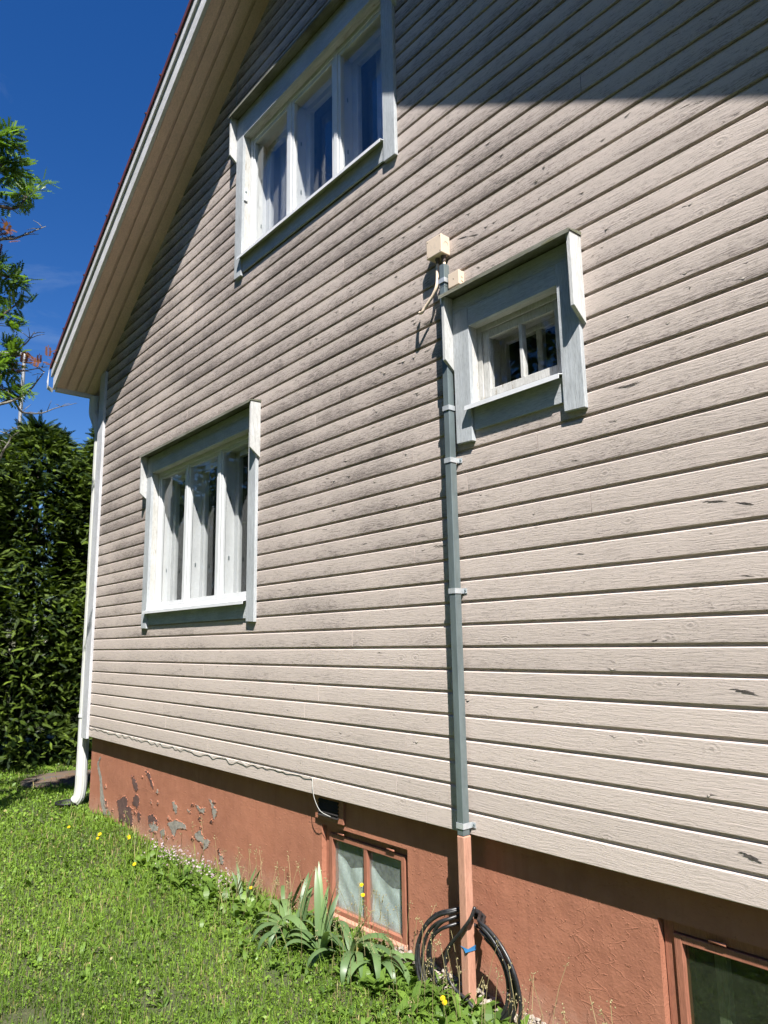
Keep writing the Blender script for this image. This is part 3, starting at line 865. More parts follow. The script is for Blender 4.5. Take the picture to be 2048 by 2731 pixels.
for poly in ([(355, 520), (380, 510), (402, 490), (420, 512), (418, 555), (440, 560), (452, 620), (448, 672), (400, 650), (370, 640), (368, 585)], [(470, 480), (488, 500), (488, 540), (478, 568), (450, 540), (455, 500)],
             [(480, 580), (498, 600), (490, 660), (478, 620)], [(540, 610), (570, 600), (600, 640), (598, 662), (575, 640), (543, 655)], [(285, 510), (300, 530), (304, 570), (290, 560)],
             [(440, 370), (470, 400), (482, 450), (470, 470), (452, 430)], [(525, 340), (550, 360), (570, 420), (572, 465), (555, 420)]):
    patch(poly, 'under', 'old_undercoat')

for k in range(34):
    cx_, cy_ = prng.uniform(240, 980), 0
    top_ = 300+.30*(cx_-240); bot_ = 600+.33*(cx_-240); cy_ = bot_-(bot_-top_)*abs(prng.gauss(0, .45))
    if cy_ < top_: continue
    rw, rh = prng.uniform(4, 11), prng.uniform(6, 20)
    patch([(cx_+rw*math.cos(a_)*prng.uniform(.5, 1.1), cy_+rh*math.sin(a_)*prng.uniform(.5, 1.1)) for a_ in (0, .9, 1.9, 2.8, 3.9, 5.1)], prng.choice(['concrete', 'under', 'pale']), 'lost_paint')

# lifted paint chips and split slivers on the cladding
chip_v, chip_f = [], []
crng = random.Random(21)
def chip(x, z, l, h, lift):
    n = len(chip_v); a = crng.uniform(-.15, .15)
    chip_v.extend([(x, -.0006, z), (x+l*.5, -lift, z-h*.6+a*.01), (x+l, -.0006, z+a*.01), (x+l*.45, -.001, z+h*.35)])
    chip_f.extend([(n, n+1, n+3), (n+1, n+2, n+3)])
sliver_v, sliver_f = [], []
def sliver(x, z, l, h):
    n = len(sliver_v); k = 6
    for i in range(k+1):
        u = i/k; w = h*math.sin(math.pi*u)**.7*crng.uniform(.5, 1.2)+.0003; zz = z+.004*math.sin(u*3+x*9)
        sliver_v.extend([(x+l*u, -.0010, zz+w/2), (x+l*u, -.0010, zz-w/2)])
    for i in range(k): sliver_f.append((n+2*i, n+2*i+1, n+2*i+3, n+2*i+2))
def free(x, z):
    return all(not (h[0]-.16 < x < h[1]+.2 and h[2]-.2 < z < h[3]+.28) for h in HOLES)
for k in range(760):
    x = crng.gauss(-3.2, .8) if k % 3 else crng.uniform(-8, -.8)
    z = crng.gauss(2.05, .6)+H if k % 3 else crng.uniform(-.8, 3.4)+H
    lz = (z-(z8-.104)) % PITCH
    if not free(x, z) or lz > .088 or lz < .010 or z > roof_z(x)-.3: continue
    if k % 3: z += (.082-lz if crng.random() < .4 else 0)
    sliver(x, z, crng.uniform(.012, .06), crng.uniform(.0012, .0038))
    if crng.random() < .35: chip(x+crng.uniform(0, .03), z, crng.uniform(.01, .035), crng.uniform(.004, .010), crng.uniform(.002, .006))
for (px, py, l, h) in [(1650, 1030, .10, .012), (1960, 1845, .075, .018), (1980, 2283, .06, .022), (1885, 1340, .07, .012), (1970, 1345, .05, .014), (1230, 790, .05, .012), (1130, 865, .06, .012), (1010, 640, .05, .010), (1225, 640, .06, .016), (1255, 632, .05, .018), (1160, 1458, .06, .012), (965, 1452, .05, .008), (985, 724, .03, .012)]:
    p = on_y(px, py, -.001); lz = (p[2]-(z8-.104)) % PITCH
    if lz > .085: p[2] -= lz-.083
    sliver(p[0], p[2], l, h*.55); sliver(p[0]+l*.3, p[2]-h*.4, l*.9, h*.3); sliver(p[0]-l*.3, p[2]+h*.35, l*.7, h*.25)
part(MB().add(sliver_v, sliver_f), 'bare_wood_splits', M['split'], wall, fix=False)['kind'] = 'stuff'
part(MB().add(chip_v, chip_f), 'paint_chips', M['chip'], wall, fix=False)['kind'] = 'stuff'

# ------------------------------------------------------------------ things on the wall
# downpipe at the far corner
dpx, dpy, dr = -8.850, .040, .062
t = empty('downpipe', (dpx, dpy, 0))
tag(t, 'white ribbed steel downpipe at the far left corner of the house', 'downpipe')
def ribbed(path, r, name, parent):
    mb = MB(); n = 28
    P = [Vector(p) for p in path]; vs = []; fs = []; prev = None
    for i, p in enumerate(P):
        d = (P[min(i+1, len(P)-1)]-P[max(i-1, 0)]).normalized()
        u = (d.cross(Vector((0, 1, 0))) if prev is None else prev-d*prev.dot(d)).normalized(); prev = u; w = d.cross(u)
        for k in range(n):
            rr = r*(1 if k % 2 else .955); a = 2*math.pi*k/n; vs.append(p+(u*math.cos(a)+w*math.sin(a))*rr)
    for i in range(len(P)-1):
        for k in range(n): fs.append((i*n+k, i*n+(k+1) % n, (i+1)*n+(k+1) % n, (i+1)*n+k))
    mb.add(vs, fs); o = mb.build(name, M['pipe'], None); o.parent = parent; o.location = -parent.location; return o
zt = SL*-9.0+SC
ribbed([(dpx, dpy, .34), (dpx, dpy, zt-.55)], dr, 'pipe', t)
ribbed(smooth_path([(dpx, dpy, zt-.56), (dpx-.01, dpy, zt-.50), (dpx-.085, dpy-.02, zt-.36), (dpx-.16, dpy-.03, zt-.24), (dpx-.17, dpy-.03, zt-.16), (dpx-.17, dpy-.03, zt-.02)], 4), dr*1.04, 'upper_bend', t)
ribbed(smooth_path([(dpx, dpy, .36), (dpx, dpy, .24), (dpx-.008, dpy-.010, .13), (dpx-.030, dpy-.04, .075)], 4), dr*1.05, 'shoe', t)
pr = MB(); pr.tube([(dpx, dpy, 1.0), (dpx, dpy, 1.03)], dr*1.12, 20)
o = pr.build('pipe_clamp', M['pipe'], None); o.parent = t; o.location = -t.location
# black pot rim that takes the water
t = empty('drain_pot', (dpx-.1, dpy-.1, 0)); tag(t, 'black plastic drain pot sunk in the grass under the downpipe', 'drain')
mb = MB(); prof = [(.10, -.08), (.125, .05), (.14, .055), (.14, .075), (.118, .072), (.10, -.02), (.0, -.03)]
n = 24; vs = [(r*math.cos(2*math.pi*k/n), r*math.sin(2*math.pi*k/n), z) for r, z in prof for k in range(n)]
fs = [(i*n+k, i*n+(k+1) % n, (i+1)*n+(k+1) % n, (i+1)*n+k) for i in range(len(prof)-1) for k in range(n)]
mb.add(vs, fs).build('pot', M['blackpl'], t, smooth=True)

# conduit: folded steel cover, lower length painted
CX0, CX1, CY = -2.772, -2.732, -.064
t = empty('cable_conduit', (CX0, 0, 0)); tag(t, 'tall square steel conduit up the wall, grey above and painted terracotta below', 'conduit')
def wpart(mb, name, mat, root, **k):
    o = mb.build(name, mat, None, **k); o.parent = root; o.location = -root.location; return o
cps = [(2.185+H, 2.04+H), (2.039+H, .98+H), (.979+H, -.985+H)]
for i, (z1_, z0_) in enumerate(cps):
    g = .0012*i
    wpart(MB().prism([(CX0-g, -.020, z0_), (CX1+g, -.020, z0_), (CX1+g, CY-g, z0_), (CX0-g, CY-g, z0_)], (0, 0, z1_-z0_)), 'steel_cover', M['galv'], t, bevel=.003)
wpart(MB().prism([(CX0-.006, -.014, -.0), (CX1+.006, -.014, -.0), (CX1+.006, CY-.004, -.0), (CX0-.006, CY-.004, -.0)], (0, 0, -.986+H)), 'painted_cover', M['cover_paint'], t, bevel=.006)
for z in (2.08, 1.30, .995, .265, -.937):
    zc = z+H; s = MB()
    s.box(CX0-.005, CX1+.005, CY-.0065, CY-.0035, zc-.014, zc+.014); s.box(CX1+.0035, CX1+.0065, CY-.0035, -.003, zc-.014, zc+.014); s.box(CX0-.0065, CX0-.0035, CY-.0035, -.003, zc-.014, zc+.014)
    if z != 1.30: s.box(CX1+.0065, CX1+.030, -.0045, -.0015, zc-.014, zc+.014)
    c = wpart(s, 'strap', M['strap'], t)
    if z != 1.30:
        sc_ = MB().tube([(CX1+.019, -.0045, zc), (CX1+.019, -.009, zc)], .006, 10); o = sc_.build('screw', M['galv'], None); o.parent = c
# scrap of blue tape
tz = .27
tb = MB().add([(CX0-.007, CY-.006, tz+.024), (CX1+.008, CY-.006, tz+.022), (CX1+.010, CY-.010, tz+.010), (CX1-.002, CY-.014, tz+.004), (CX0+.02, CY-.008, tz+.018), (CX1+.0095, -.01, tz+.03), (CX1+.0095, -.012, tz+.005), (CX1+.006, CY-.03, tz-.045), (CX1-.006, CY-.015, tz-.02)],
              [(0, 1, 4), (1, 2, 3), (1, 3, 4), (1, 5, 6), (1, 6, 2), (3, 7, 8)])
t2 = wpart(tb, 'tape_scrap', M['blue'], t, fix=False)

# junction box above the conduit
bx0, bx1, bz0, bz1, bh = -2.862, -2.738, 2.258+H, 2.375+H, -.076
t = empty('junction_box', (bx0, 0, bz0)); tag(t, 'larger beige junction box at the top of the conduit', 'junction box')
wpart(MB().box(bx0, bx1, bh+.020, -.001, bz0, bz1), 'body', M['beige_plastic'], t, bevel=.004)
lid = wpart(MB().box(bx0-.002, bx1+.002, bh, bh+.0195, bz0-.002, bz1+.002), 'lid', M['beige_plastic'], t, bevel=.005)
for sx in (bx0+.010, bx1-.010):
    for sz in (bz0+.012, bz1-.012):
        o = MB().tube([(sx, bh-.0008, sz), (sx, bh+.002, sz)], .0035, 8).build('screw', M['brown_rubber'], None); o.parent = lid
cxm, czm = (bx0+bx1)/2-.005, (bz0+bz1)/2
for s_, w_ in ((.018, .0016), (.009, .0014)):
    q = frame_mb(cxm-s_, cxm+s_, czm-s_, czm+s_, bh-.0008, bh+.001, w_); o = q.build('square_mark', M['chip'], None); o.parent = lid
mb = MB().tube([(bx1+.0005, -.035+.017*math.cos(a), bz0+.060+.017*math.sin(a)) for a in np.linspace(-.2, 3.3, 12)], .0012, 5)
wpart(mb, 'knockout_ring', M['chip'], t)
for gx_, gy_, gr in ((-2.766, -.028, .017), (-2.812, -.034, .015)):
    wpart(MB().tube([(gx_, gy_, bz0-.001), (gx_, gy_, bz0-.012), (gx_, gy_, bz0-.013), (gx_, gy_, bz0-.036)], [gr, gr, gr*.8, gr*.72], 14), 'cable_gland', M['brown_rubber'], t)
wpart(MB().tube([(-2.766, -.026, bz0-.034), (-2.766, -.024, 2.17+H)], .009, 10), 'cable', M['beige_plastic'], t, smooth=True)
pts = [(-2.812, -.034, bz0-.030)] + [tuple(on_y(1100+x/8.295, 600+y/8.295, yy)) for x, y, yy in ((548, 900, -.034), (548, 1080, -.036), (545, 1240, -.042), (520, 1400, -.05), (450, 1560, -.055), (370, 1690, -.06), (270, 1840, -.066), (215, 1930, -.07), (165, 1955, -.06), (160, 1945, -.02))]
wpart(MB().tube(smooth_path(pts, 5), .0095, 12), 'loose_cable', M['beige_plastic'], t, smooth=True)

# small box beside it
a, b_, c0, c1 = -2.715, -2.632, 2.020+H, 2.108+H
t = empty('junction_box', (a, 0, c0)); tag(t, 'small beige connection box just above the left end of the small window hood', 'junction box')
wpart(MB().box(a, b_, -.030, -.001, c0, c1), 'body', M['beige_plastic'], t, bevel=.003)
ld = wpart(MB().box(a-.0012, b_+.0012, -.050, -.0302, c0-.0012, c1+.0012), 'lid', M['beige_plastic'], t, bevel=.003)
o = MB().tube([((a+b_)/2, -.0508, (c0+c1)/2), ((a+b_)/2, -.048, (c0+c1)/2)], .0035, 8).build('screw', M['dark'], None); o.parent = ld
for zz in (.028, .052): wpart(MB().tube([(b_, -.022, c0+zz), (b_+.003, -.022, c0+zz)], .007, 10), 'cable_grommet', M['beige_plastic'], t)

# little white thermometer sensor on the upper window's reveal and its wire
p = (-5.234, .0, 3.96+H)
t = empty('temperature_sensor', p); tag(t, 'small white temperature sensor on the left reveal of the upper window', 'sensor')
MB().box(.0, .012, -.012, .022, -.055, .055).build('case', M['white'], t, bevel=.004)
MB().box(.0115, .0135, -.004, .014, .02, .04).build('display', M['galv'], t)
t = empty('thin_wire', (-5.42, -.003, 4.8+H)); tag(t, 'thin dark wire hanging from the soffit to the upper window hood', 'wire')
MB().tube([(0, -.001, -.02), (.004, -.003, .2), (.012, -.002, .40), (.015, -.001, .50)], .003, 6).build('wire', M['galv'], t)

# white cable lying along the lowest board, then hanging to the vent
zl = z8-7*PITCH+.003
t = empty('loose_white_cable', (-8.6, 0, zl)); tag(t, 'thin white cable sagging along the lowest board and dropping to the vent', 'cable')
pts = []; wr = random.Random(9)
for k, x in enumerate(np.arange(-8.55, -4.17, .055)):
    pts.append((x, -.006+wr.uniform(-.004, .002), zl+.002-wr.uniform(0, .022)*(1 if -8.0 < x < -5.0 else .4)))
pts += [(-4.165, -.008, zl-.002), (-4.150, -.016, zl-.05), (-4.125, -.02, zl-.12), (-4.085, .0, zl-.20), (-4.03, .045, zl-.235)]
wpart(MB().tube(smooth_path(pts, 3), .0022, 6), 'cable', M['wire'], t, smooth=True)

# coil of black cable hung behind the conduit foot
t = empty('cable_coil', (-2.75, 0, .25)); tag(t, 'coil of thick black cable hung around the foot of the conduit', 'cable coil')
cr = random.Random(4)
for k in range(5):
    rx, rz = .262+.016*k+cr.uniform(-.012, .012), .225+.012*k+cr.uniform(-.012, .012)
    cx, cz = -2.755+cr.uniform(-.025, .025), .175+cr.uniform(-.02, .02)
    pts = []
    for q in range(41):
        a = 2*math.pi*q/40 + k
        xx = cx+rx*math.cos(a); zz = cz+rz*math.sin(a)
        lean = -.034-.006*k+.010*math.sin(a*2+k)
        # behind the conduit on top, swinging out in front at the lower left
        yb = lean - .035*max(0, -math.cos(a))
        if zz > cz+.08 and abs(xx+2.767) < .09: yb = .012+.006*(k % 3)
        pts.append((xx, min(yb, .055), zz))
    wpart(MB().tube(smooth_path(pts, 2), .0090, 8), 'cable_loop', M['black'], t, smooth=True)
D_ = lambda x, y, yy: tuple(on_y(700+x/2.074, 2050+y/2.074, yy))
wpart(MB().tube(smooth_path([D_(1175, 765, -.058), D_(1150, 830, -.075), D_(1100, 900, -.085), D_(1040, 975, -.09), D_(1010, 1060, -.09), D_(1025, 1150, -.09), D_(1065, 1220, -.088), D_(1130, 1280, -.085), D_(1185, 1345, -.08), D_(1215, 1400, -.07)], 5), .0092, 10), 'loose_end', M['black'], t, smooth=True)

# ------------------------------------------------------------------ vegetation helpers
def place_template(TV, TT, pos, X, Y, Z, sc, tint):
    """N copies of a small template: frames X,Y,Z (N,3) and scales (N,)"""
    N = len(pos); nv = len(TV)
    V = pos[:, None, :] + sc[:, None, None]*(TV[None, :, 0:1]*X[:, None, :] + TV[None, :, 1:2]*Y[:, None, :] + TV[None, :, 2:3]*Z[:, None, :])
    T = TT[None, :, :] + (np.arange(N)*nv)[:, None, None]
    return V.reshape(-1, 3), T.reshape(-1, 3), np.repeat(tint, nv)
def unit(v): return v/np.maximum(np.linalg.norm(v, axis=-1, keepdims=True), 1e-9)
def frames(d, up):
    Z = unit(up - d*np.sum(up*d, -1, keepdims=True)); return d, np.cross(Z, d), Z

# ------------------------------------------------------------------ lawn
SOFT = lambda x, y: .5+.5*np.sin(x*1.7+2*np.sin(y*1.1))*np.cos(y*2.3+1.5*np.sin(x*.9))
def lawn():
    Vs, Ts, As = [], [], []; off = 0
    def scatter(n, maxd, fall):
        out = []
        tot = 0
        while tot < n:
            k = n*4
            x = rng.uniform(-14.5, 1.2, k); y = rng.uniform(-6.5, 3.2, k)
            ok = ~((x > -8.66) & (y > PY-.012))
            d = np.hypot(x-CAM[0], y-CAM[1])
            pr = np.minimum(1, (2.3/np.maximum(d, .1))**fall)
            # mostly what the camera looks towards, thinner behind it
            pr *= np.where((y > -2.9-.62*(-x)+1.6) & (x < -.9), 1, .12)
            pr *= np.where(x > -.9, .5, 1)
            # thin at the foot of the plinth near the conduit
            pr *= np.where((x > -3.35) & (x < -1.9) & (y > -.16), .12, 1)
            bare = (np.sin(x*5.1+y*3.3)*np.sin(y*6.1-x*2.2) > .72) & (d < 5); pr *= np.where(bare, .35, 1)
            ok &= rng.random(k) < pr
            p = np.stack([x[ok], y[ok]], 1); out.append(p); tot += len(p)
        return np.concatenate(out)[:n]
    # grass blades: bent strip of three triangles
    for n, hmin, hmax, wd in ((205000, .020, .055, .0030), (9000, .06, .13, .0030)):
        p = scatter(n, 14, 1.5); d = np.hypot(p[:, 0]-CAM[0], p[:, 1]-CAM[1])
        h = rng.uniform(hmin, hmax, n)*(1+.35*SOFT(p[:, 0], p[:, 1]))
        near = (p[:, 1] > -.28) & (p[:, 0] > -8.7); h = np.where(near, h*1.45, h)
        w = wd*(.7+.6*rng.random(n))*np.maximum(1, d/3.4)
        az = rng.uniform(0, 2*np.pi, n); ln = rng.uniform(.15, 1.0, n)
        dx, dy = np.cos(az), np.sin(az); z0 = ground_h(p[:, 0], p[:, 1])
        b0 = np.stack([p[:, 0]-dy*w/2, p[:, 1]+dx*w/2, z0-.003], 1); b1 = np.stack([p[:, 0]+dy*w/2, p[:, 1]-dx*w/2, z0-.003], 1)
        mid = np.stack([p[:, 0]+dx*h*.28*ln, p[:, 1]+dy*h*.28*ln, z0+h*.6], 1); sd = np.stack([-dy*w*.42, dx*w*.42, 0*w], 1)
        tip = np.stack([p[:, 0]+dx*h*.8*ln, p[:, 1]+dy*h*.8*ln, z0+h*(1-.25*ln)], 1)
        V = np.stack([b0, b1, mid+sd, mid-sd, tip], 1).reshape(-1, 3)
        T = (np.array([[0, 1, 2], [1, 3, 2], [2, 3, 4]])[None]+(np.arange(n)*5)[:, None, None]).reshape(-1, 3)
        tn = np.clip(.30+.48*SOFT(p[:, 0]*1.3, p[:, 1]*1.3)+rng.normal(0, .24, n), 0, .86); tn = np.where(rng.random(n) < .06+.10*(SOFT(p[:, 0]*2.1+1, p[:, 1]*1.7) > .8), 1, tn)
        Vs.append(V); Ts.append(T+off); As.append(np.repeat(tn, 5)); off += len(V)
    # clover, yarrow and plantain leaves: small folded ovals at all angles
    TV = np.array([[0, 0, 0], [.4, .36, .08], [.4, -.36, .08], [.78, .26, .05], [.78, -.26, .05], [1, 0, -.06]])
    TT = np.array([[0, 2, 1], [1, 2, 4], [1, 4, 3], [3, 4, 5]])
    n = 135000; p = scatter(n, 14, 1.5); d = np.hypot(p[:, 0]-CAM[0], p[:, 1]-CAM[1])
    az = rng.uniform(0, 2*np.pi, n); el = rng.uniform(-.25, .75, n)
    D = np.stack([np.cos(az)*np.cos(el), np.sin(az)*np.cos(el), np.sin(el)], 1)
    up = unit(np.stack([rng.normal(0, .35, n), rng.normal(0, .35, n), np.ones(n)], 1))
    X, Y, Z = frames(D, up); Y = Y*rng.uniform(.5, 1.1, n)[:, None]
    sc = rng.uniform(.008, .020, n)*np.maximum(1, d/4.5); sc = np.where(rng.random(n) < .06, sc*1.8, sc)
    pos = np.stack([p[:, 0], p[:, 1], ground_h(p[:, 0], p[:, 1])+rng.uniform(.004, .034, n)], 1)
    tn = np.clip(.36+.42*SOFT(p[:, 0]*1.1+4, p[:, 1]*1.2)+rng.normal(0, .2, n), 0, .86); tn = np.where(rng.random(n) < .012, 1, tn)
    V, T, A = place_template(TV, TT, pos, X, Y, Z, sc, tn)
    Vs.append(V); Ts.append(T+off); As.append(A); off += len(V)
    o = np_mesh('grass', np.concatenate(Vs), np.concatenate(Ts), M['grass'], attr=np.concatenate(As))
    tag(o, 'short mixed lawn of grass, clover and broad weeds', 'grass', kind='stuff')
lawn()

# ------------------------------------------------------------------ taller weeds and seed stems along the plinth
def weeds():
    Vs, Ts, As = [], [], []; off = 0
    # lanceolate leaves in loose rosettes
    k = 9; u = np.linspace(0, 1, k); wv = .16*np.sin(np.pi*np.clip(u, 0, 1))**.8+.012; wv[-1] = .004
    TV = np.concatenate([np.stack([u, wv, .55*u-.65*u**2], 1), np.stack([u, -wv, .55*u-.65*u**2], 1)])
    TT = np.array([[i, i+k, i+1] for i in range(k-1)]+[[i+1, i+k, i+k+1] for i in range(k-1)])
    n_r = 330
    cx = np.concatenate([rng.uniform(-6.4, -2.1, 430), rng.uniform(-7, -2.6, 110)]); cy = np.concatenate([-.03-np.abs(rng.normal(0, .24, 430)), rng.uniform(-1.7, -.3, 110)])
    P, AZ, EL, S = [], [], [], []
    for x, y in zip(cx, cy):
        m = rng.integers(4, 9); P.append(np.stack([np.full(m, x), np.full(m, y)], 1)+rng.normal(0, .006, (m, 2))); AZ.append(rng.uniform(0, 6.283, m)); EL.append(rng.uniform(.25, 1.15, m)); S.append(rng.uniform(.05, .13, m)*(1 if y > -.35 else .6))
    P = np.concatenate(P); AZ = np.concatenate(AZ); EL = np.concatenate(EL); S = np.concatenate(S); n = len(P)
    D = np.stack([np.cos(AZ)*np.cos(EL), np.sin(AZ)*np.cos(EL), np.sin(EL)], 1); X, Y, Z = frames(D, np.tile([0, 0, 1.0], (n, 1)))
    pos = np.stack([P[:, 0], np.minimum(P[:, 1], PY-.02), ground_h(P[:, 0], P[:, 1])], 1)
    V, T, A = place_template(TV, TT, pos, X, Y, Z, S, np.clip(rng.normal(.5, .25, n), 0, .95))
    o = np_mesh('weed_leaves', V, T, M['weed'], attr=A); tag(o, 'broad weed leaves crowding the foot of the plinth', 'weeds', kind='stuff')
    # thin stems with seed heads
    Vs, Ts, As = [], [], []; off = 0
    for q in range(150):
        x = rng.uniform(-6.9, -1.75) if q % 2 else rng.uniform(-4.9, -2.2); y = -.02-abs(rng.normal(0, .17)); h = rng.uniform(.14, .42)
        ex, ey = rng.normal(0, .05, 2); z0 = float(ground_h(x, y)); w = .0022
        pts = np.array([[x+ex*s*s, min(y+ey*s*s, PY-.02), z0+h*s] for s in np.linspace(0, 1, 5)])
        sd = np.array([.75, .66, 0])*w/2
        V = np.concatenate([pts-sd, pts+sd]); T = np.array([[i, i+5, i+1] for i in range(4)]+[[i+1, i+5, i+6] for i in range(4)])
        Vs.append(V); Ts.append(T+off); As.append(np.full(10, rng.uniform(.05, .8))); off += 10
        for m in range(rng.integers(3, 12)):
            c = pts[-1]+rng.normal(0, .010, 3)*np.array([1, 1, 1.5])-np.array([0, 0, .02*m/6]); r = rng.uniform(.002, .0048)
            o6 = np.array([[1, 0, 0], [-1, 0, 0], [0, 1, 0], [0, -1, 0], [0, 0, 1.3], [0, 0, -1.3]])*r+c
            t8 = np.array([[0, 2, 4], [2, 1, 4], [1, 3, 4], [3, 0, 4], [2, 0, 5], [1, 2, 5], [3, 1, 5], [0, 3, 5]])
            Vs.append(o6); Ts.append(t8+off); As.append(np.full(6, rng.uniform(.4, .95))); off += 6
    o = np_mesh('seed_stems', np.concatenate(Vs), np.concatenate(Ts), M['stem'], attr=np.concatenate(As)); tag(o, 'dry seed stems standing along the plinth', 'weeds', kind='stuff')
    # low cushion of tiny pale flowers
    Vs, Ts, As = [], [], []; off = 0
    for q in range(300):
        a = rng.random(); x = -6.35+1.35*a+rng.normal(0, .10); y = -.06-abs(rng.normal(0, .10))-.10*a*0; z = rng.uniform(.05, .17); r = rng.uniform(.006, .012)
        nrm = unit(rng.normal(0, .5, 3)+np.array([.3, -.5, .9])); t1 = unit(np.cross(nrm, [0, 0, 1.0])); t2 = np.cross(nrm, t1); c = np.array([x, y, z])
        ring = [c+r*(1 if m % 2 else .45)*(math.cos(m*math.pi/5)*t1+math.sin(m*math.pi/5)*t2)+nrm*.001 for m in range(10)]
        Vs.append(np.array([c]+ring)); Ts.append(np.array([[0, 1+m, 1+(m+1) % 10] for m in range(10)])+off); As.append(np.full(11, rng.random())); off += 11
    o = np_mesh('pale_flowers', np.concatenate(Vs), np.concatenate(Ts), M['pink'], attr=np.concatenate(As)); tag(o, 'low cushion of tiny pale pink flowers at the plinth', 'flowers', kind='stuff')
weeds()

# stones and crumbled plaster at the foot of the conduit
def rubble():
    Vs, Ts = [], []; off = 0
    ic = []
    t_ = (1+5**.5)/2
    base = unit(np.array([[-1, t_, 0], [1, t_, 0], [-1, -t_, 0], [1, -t_, 0], [0, -1, t_], [0, 1, t_], [0, -1, -t_], [0, 1, -t_], [t_, 0, -1], [t_, 0, 1], [-t_, 0, -1], [-t_, 0, 1]], float))
    tri = np.array([[0, 11, 5], [0, 5, 1], [0, 1, 7], [0, 7, 10], [0, 10, 11], [1, 5, 9], [5, 11, 4], [11, 10, 2], [10, 7, 6], [7, 1, 8], [3, 9, 4], [3, 4, 2], [3, 2, 6], [3, 6, 8], [3, 8, 9], [4, 9, 5], [2, 4, 11], [6, 2, 10], [8, 6, 7], [9, 8, 1]])
    for q in range(900):
        x = rng.uniform(-3.45, -1.3); y = PY-.01-abs(rng.normal(0, .07)); r = rng.uniform(.004, .017)
        V = base*r*rng.uniform(.6, 1.3, (12, 1))*np.array([1.2, 1, .75])+np.array([x, min(y, PY-.012), ground_h(x, y)+rng.uniform(0, .02)+.05*max(0, 1-abs(y-PY)/.1)])
        Vs.append(V); Ts.append(tri+off); off += 12
    o = np_mesh('rubble', np.concatenate(Vs), np.concatenate(Ts), M['stone']); tag(o, 'crumbled plaster and pebbles along the foot of the plinth', 'rubble', kind='stuff')
rubble()

# ------------------------------------------------------------------ irises
irng = random.Random(17)
def sword(base, az, length, width, lean, droop, mat, parent, fold=.25, n=12):
    """one blade: rises, then arches over; slightly folded along its middle"""
    vs = []; p = Vector(base); ang = lean; d = Vector((math.cos(az), math.sin(az), 0)); side = Vector((-math.sin(az), math.cos(az), 0)); tw = irng.uniform(-.5, .5)
    for i in range(n+1):
        u = i/n; w = width*(.75+.5*u-1.2*u*u*u*.2)*(1-u**5)*(.55+.45*min(1, u*3)); w = max(w, .0008)
        t_ = d*math.sin(ang)+Vector((0, 0, 1))*math.cos(ang); nn = t_.cross(side)
        s2 = (side*math.cos(tw*u)+nn*math.sin(tw*u))
        vs += [p-s2*w/2, p+nn*w*fold*.25, p+s2*w/2]
        p = p+t_*(length/n); ang += droop/n*(.25+1.9*u)
    fs = []
    for i in range(n):
        for k in range(2): fs.append((3*i+k, 3*i+k+1, 3*i+k+4, 3*i+k+3))
    mb = MB().add(vs, fs); o = mb.build('leaf', mat, None, smooth=True, fix=False)
    a = o.data.attributes.new('tint', 'FLOAT', 'POINT'); tv = irng.uniform(.15, .85); a.data.foreach_set('value', [tv]*len(vs))
    o.parent = parent; o.location = -parent.location
def iris(px, py, leaves, label, y=None):
    b0 = on_z(px, py) if y is None else np.array([*on_z(px, py)[:2], 0])
    t = empty('iris_plant', (b0[0], b0[1], 0)); tag(t, label, 'iris', 'irises in front of the left basement window')
    leaves = leaves + [(az+irng.uniform(-.6, .6), ln*irng.uniform(.75, 1.0), w*irng.uniform(.8, 1), lean+irng.uniform(-.1, .2), droop*irng.uniform(.8, 1.15)) for (az, ln, w, lean, droop) in leaves]
    for (az, ln, w, lean, droop) in leaves:
        sword((b0[0]+irng.uniform(-.045, .045), b0[1]+irng.uniform(-.035, .035), 0), az, ln*(.78 if droop < .6 else .80), w*1.05, lean+.12, droop*1.2+.15, M['iris'], t)
    return t
PI = math.pi
iris(855, 2565, [(2.6, .66, .042, .10, .22), (.4, .60, .040, .05, .12), (3.3, .58, .048, .35, 2.0), (3.7, .42, .044, .5, 1.7), (-.4, .46, .04, .25, .8), (2.2, .52, .04, .1, .4)],
     'tallest iris with blue-green sword leaves left of the basement window')
iris(930, 2575, [(.2, .62, .054, .5, 2.0), (.8, .56, .055, .35, 2.3), (-.2, .60, .054, .4, 2.2), (2.8, .52, .046, .4, 1.7), (-.9, .54, .05, .5, 2.1), (.5, .46, .04, .1, .5), (3.6, .50, .046, .5, 2.0), (4.6, .46, .046, .5, 2.0)],
     'broad arching iris clump below the middle of the basement window')
iris(1005, 2605, [(0, .50, .048, .5, 2.2), (-.6, .52, .048, .3, 2.3), (.5, .50, .048, .55, 2.1), (3.0, .46, .042, .45, 2.0), (-1.4, .44, .044, .4, 2.0), (-.2, .42, .04, .3, 1.7)],
     'arching iris below the right corner of the basement window')
iris(785, 2505, [(3.4, .52, .048, .55, 2.1), (2.8, .54, .046, .4, 2.0), (3.9, .48, .046, .6, 2.2), (1.6, .50, .04, .05, .2), (2.2, .52, .04, .15, .5), (5.2, .44, .044, .5, 2.0), (.3, .46, .04, .35, 1.4), (4.5, .46, .044, .55, 2.0)],
     'leftmost arching iris beside the lawn edge')
iris(640, 2420, [(1.3, .42, .028, .1, .1), (2.9, .40, .026, .35, .25), (.2, .40, .026, .3, .1)], 'sparse young iris with dark upright leaves against the plain plinth')
iris(760, 2440, [(.5, .50, .030, .40, .1), (.2, .44, .028, .6, .2), (2.6, .36, .030, .4, 1.4)], 'iris with two dark slanting leaves left of the basement window reveal')
